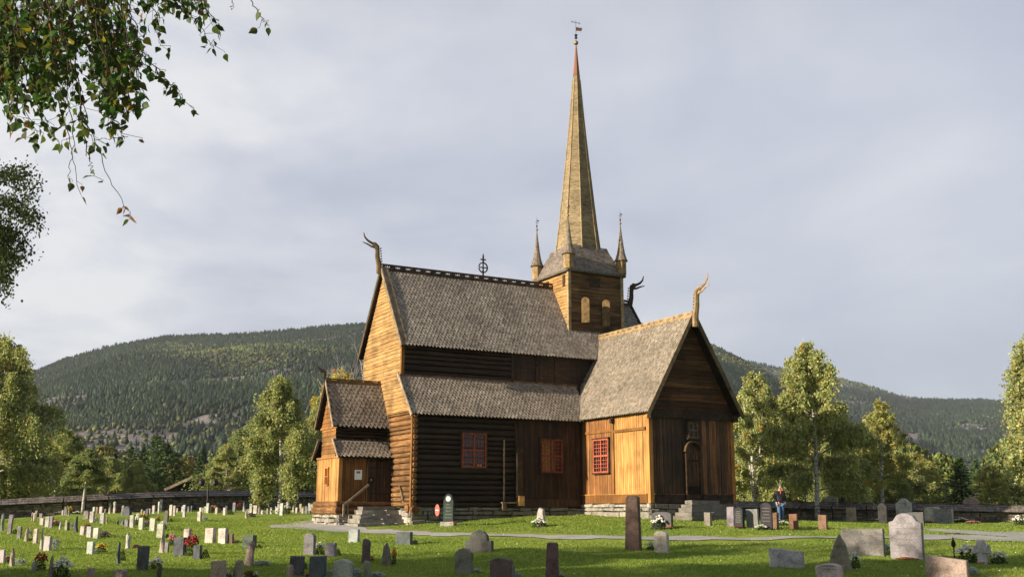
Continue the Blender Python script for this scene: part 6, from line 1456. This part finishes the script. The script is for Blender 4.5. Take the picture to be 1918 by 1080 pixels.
o = np_mesh('fallen_leaves', v_, f_, M['petal'], tint((.42, .38, .20), n, r, .3)); tagit(o, 'yellow fallen leaves and daisies scattered over the lawn', 'leaves', kind='stuff')

# ------------------------------------------------------------------ lamp post, sign, hut, grave lantern
p = G(388, 948); h = at(388, 905, p.y).z - p.z; rt = empty('lamp_post', p, label='black lamp post with a small head in front of the curved wall', cat='lamp post'); mb = MB()
mb.lathe(0, 0, [(.09, 0), (.09, .25), (.05, .3), (.045, h), (.06, h + .02)], 8); mb.build('pole', M['ironb'], rt)
mb = MB(); mb.beam((-.38, 0, h - .12), (.38, 0, h - .12), .04, .05); mb.lathe(-.38, 0, [(.05, h - .12), (.17, h - .02), (.17, h + .14), (.05, h + .28)], 8); mb.lathe(.38, 0, [(.05, h - .12), (.17, h - .02), (.17, h + .14), (.05, h + .28)], 8); mb.build('lamp_head', M['ironb'], rt)
p = G(818, 985.5); h = at(818, 945, p.y).z - p.z; rt = empty('round_sign', p, -.3, label='round red sign on a thin stake left of the emblem stone', cat='sign'); mb = MB(); mb.tube([(0, 0, -.05), (.03, 0, h)], [.012, .012], 6); mb.build('stake', M['ironb'], rt)
mb = MB(); th = np.linspace(0, 2 * math.pi, 25)[:-1]; R_ = .155; zc = h - R_ * 1.3
mb.add([(.02 + R_ * .62 * math.cos(t), -.03, zc + R_ * 1.5 * math.sin(t)) for t in th] + [(.02 + R_ * .62 * math.cos(t), -.015, zc + R_ * 1.5 * math.sin(t)) for t in th], [tuple(range(24))[::-1], tuple(range(24, 48))] + [(i, (i + 1) % 24, (i + 1) % 24 + 24, i + 24) for i in range(24)]); disc = mb.build('disc', M['redsign'], rt)
mb = MB(); mb.box(-.045, -.034, zc - .018, .085, -.031, zc + .018); mb.build('bar_mark', M['white'], disc)
def hut(px0, px1, pyr, pye, d, lab):
    a, b = at(px0, pye, d), at(px1, pye, d); w_ = b.x - a.x; e_ = a.z - .6; hr = at(px1, pyr, d).z - .6
    rt = empty('hut', (a.x, d, .6), .12, label=lab, cat='hut'); mb = MB(); mb.box(.4, 0, 0, w_ * 1.55, 5, e_, (.8, .8, .8)); xr = w_ * .78
    mb.add([(.4, 0.0, e_), (w_ * 1.55, 0.0, e_), (xr, 0.0, hr - .1)], [(0, 1, 2)]); mb.build('wall', M['tar_h'], rt); mb = MB()
    mb.beam((-.4, 2.3, e_ - .1), (xr, 2.3, hr), 5.6, .14, EZ, (.8, .8, .8)); mb.beam((xr, 2.3, hr), (w_ * 1.6, 2.3, e_ - .1), 5.6, .14, EZ, (.8, .8, .8)); mb.build('roof', M['shingle'], rt)
    mb = MB(); mb.beam((-.45, -.55, e_ - .12), (xr, -.55, hr), .06, .2, EZ); mb.build('bargeboard', M['trim'], rt)
hut(322, 372, 893, 914, 84, 'small dark timber hut behind the wall with a low pitched roof')
p = G(1598 + 1140 / ZM, 900 + 885 / ZM); rt = empty('grave_lantern', p, label='thin dark iron grave marker left of the white cross bush', cat='grave marker'); mb = MB(); mb.tube([(0, 0, 0), (0, 0, .50)], [.018, .012], 6); mb.lathe(0, 0, [(.03, .30), (.055, .34), (.055, .42), (.02, .48), (.01, .54)], 6); mb.build('stem', M['ironb'], rt)

# ------------------------------------------------------------------ the man
def skin_obj(name, chains, mat, parent, lvl=2):
    """chains: list of (points, radii); first vertex of a later chain may index an earlier vertex"""
    V = []; E = []; Rr = []
    for pts, rs_, root_i in chains:
        prev = root_i
        for p_, r__ in zip(pts, rs_):
            V.append(p_); Rr.append(r__ if isinstance(r__, tuple) else (r__, r__)); i = len(V) - 1
            if prev is not None: E.append((prev, i))
            prev = i
    me = bpy.data.meshes.new(name); me.from_pydata(V, E, []); o = bpy.data.objects.new(name, me); scene.collection.objects.link(o); o.parent = parent
    m = o.modifiers.new('skin', 'SKIN'); m.use_smooth_shade = True
    for i, r__ in enumerate(Rr): me.skin_vertices[0].data[i].radius = r__
    me.skin_vertices[0].data[0].use_root = True
    s = o.modifiers.new('sub', 'SUBSURF'); s.levels = lvl; s.render_levels = lvl
    me.materials.append(mat); return o
p = G(1463, 976); mr = empty('person', p, .25, label='white haired person in a black jacket and blue jeans standing among the graves', cat='person')
SK = plain('skin', (.55, .30, .21), .5); JK = plain('black_jacket', (.018, .018, .024), .7); JN = plain('blue_jeans', (.07, .13, .25), .85, sc_n=14, amt=.25); HR = plain('white_hair', (.75, .70, .62), .8); SH = plain('dark_shoes', (.02, .018, .016), .5); BL = plain('blue_bag', (.04, .18, .42), .6); RS = plain('red_scarf', (.5, .05, .04), .7)
k = at(1463, 907, p.y).z - p.z; k = k / 1.76
def sc(q): return [tuple(c * k for c in v_) for v_ in q]
ch = [(sc([(0, 0, .98)]), [(.11, .08)], None)]
ch.append((sc([(0, 0, 1.15), (0, 0, 1.35), (0, 0, 1.47), (0, -.01, 1.54), (0, -.02, 1.62), (0, -.02, 1.72)]), [(.14, .10), (.165, .11), (.07, .06), (.055, .055), (.075, .09), (.06, .075)], 0))   # idx 1..6
for s_ in (-1, 1):
    b0 = sum(len(c[0]) for c in ch)
    ch.append((sc([(.18 * s_, 0, 1.40), (.25 * s_, .02, 1.12), (.235 * s_, -.06, .90), (.23 * s_, -.08, .84)]), [.05, .042, .032, (.025, .035)], 2)); hi = b0 + 3
    for j, (dx, L) in enumerate(((-.030, .075), (-.010, .085), (.010, .080), (.028, .062))):
        ch.append((sc([((.23) * s_ + dx * .3, -.08 + dx, .80), (.228 * s_ + dx * .3, -.085 + dx, .80 - L * .6), (.222 * s_, -.095 + dx, .80 - L)]), [.010, .009, .008], hi))
    ch.append((sc([(.21 * s_, -.115, .82), (.20 * s_, -.125, .785)]), [.011, .009], hi))
for s_, f_ in ((-1, -.04), (1, .06)):
    ch.append((sc([(.09 * s_, 0, .90), (.10 * s_, f_ * .5 - .03, .50), (.10 * s_, f_, .09), (.105 * s_, f_ - .13, .035)]), [.085, .058, .04, .035], 0))
ch.append((sc([(0, -.115, 1.635)]), [.018], 5))      # nose
skin_obj('body', ch, SK, mr)
skin_obj('jacket', [(sc([(0, 0, .84), (0, 0, 1.12), (0, 0, 1.34), (0, .01, 1.46)]), [(.20, .16), (.195, .14), (.205, .135), (.10, .085)], None)] + [(sc([(.215 * s_, 0, 1.40), (.275 * s_, .02, 1.13), (.245 * s_, -.05, .91)]), [.075, .066, .05], 2) for s_ in (-1, 1)], JK, mr)
skin_obj('jeans', [(sc([(0, 0, .95)]), [(.17, .14)], None)] + [(sc([(.095 * s_, 0, .84), (.105 * s_, f_ * .5 - .03, .50), (.102 * s_, f_, .10)]), [.105, .082, .068], 0) for s_, f_ in ((-1, -.04), (1, .06))], JN, mr)
for s_, f_ in ((-1, -.04), (1, .06)): skin_obj('shoe', [(sc([(.10 * s_, f_ + .03, .05), (.105 * s_, f_ - .06, .045), (.11 * s_, f_ - .17, .035)]), [.062, .062, .05], None)], SH, mr)
skin_obj('hair', [(sc([(0, .015, 1.60), (0, .03, 1.68), (0, .0, 1.765), (0, -.05, 1.76)]), [(.082, .07), (.09, .08), (.085, .085), (.07, .03)], None)], HR, mr)
skin_obj('collar', [(sc([(0, -.10, 1.30), (0, -.085, 1.42), (.03, -.06, 1.48)]), [(.022, .03), (.04, .035), (.045, .04)], None)], RS, mr)
mb = MB(); q_ = 1; mb.rough(-.335 * k, -.03 * k, .74 * k, -.255 * k, .10 * k, .98 * k, .012); bg_ = mb.build('shoulder_bag', BL, None, loc=None)
bg_.location = mr.location; bg_.rotation_euler = mr.rotation_euler; tagit(bg_, 'blue bag hanging at the hip of the standing person', 'bag')
for s_ in (-1, 1):
    mb = MB(); mb.lathe(.032 * s_ * k, -.102 * k, [(.002, 1.645 * k), (.011 * k, 1.652 * k), (.002, 1.66 * k)], 8); mb.build('eye', M['ironb'], mr)
# shallow mouth
mb = MB(); mb.box(-.022 * k, -.108 * k, 1.588 * k, .022 * k, -.100 * k, 1.595 * k); mb.build('mouth', RS, mr)
# unused prototypes never stay behind
for kd, (root, fresh) in protos.items():
    if fresh:
        for ch_ in list(root.children): bpy.data.objects.remove(ch_)
        bpy.data.objects.remove(root)
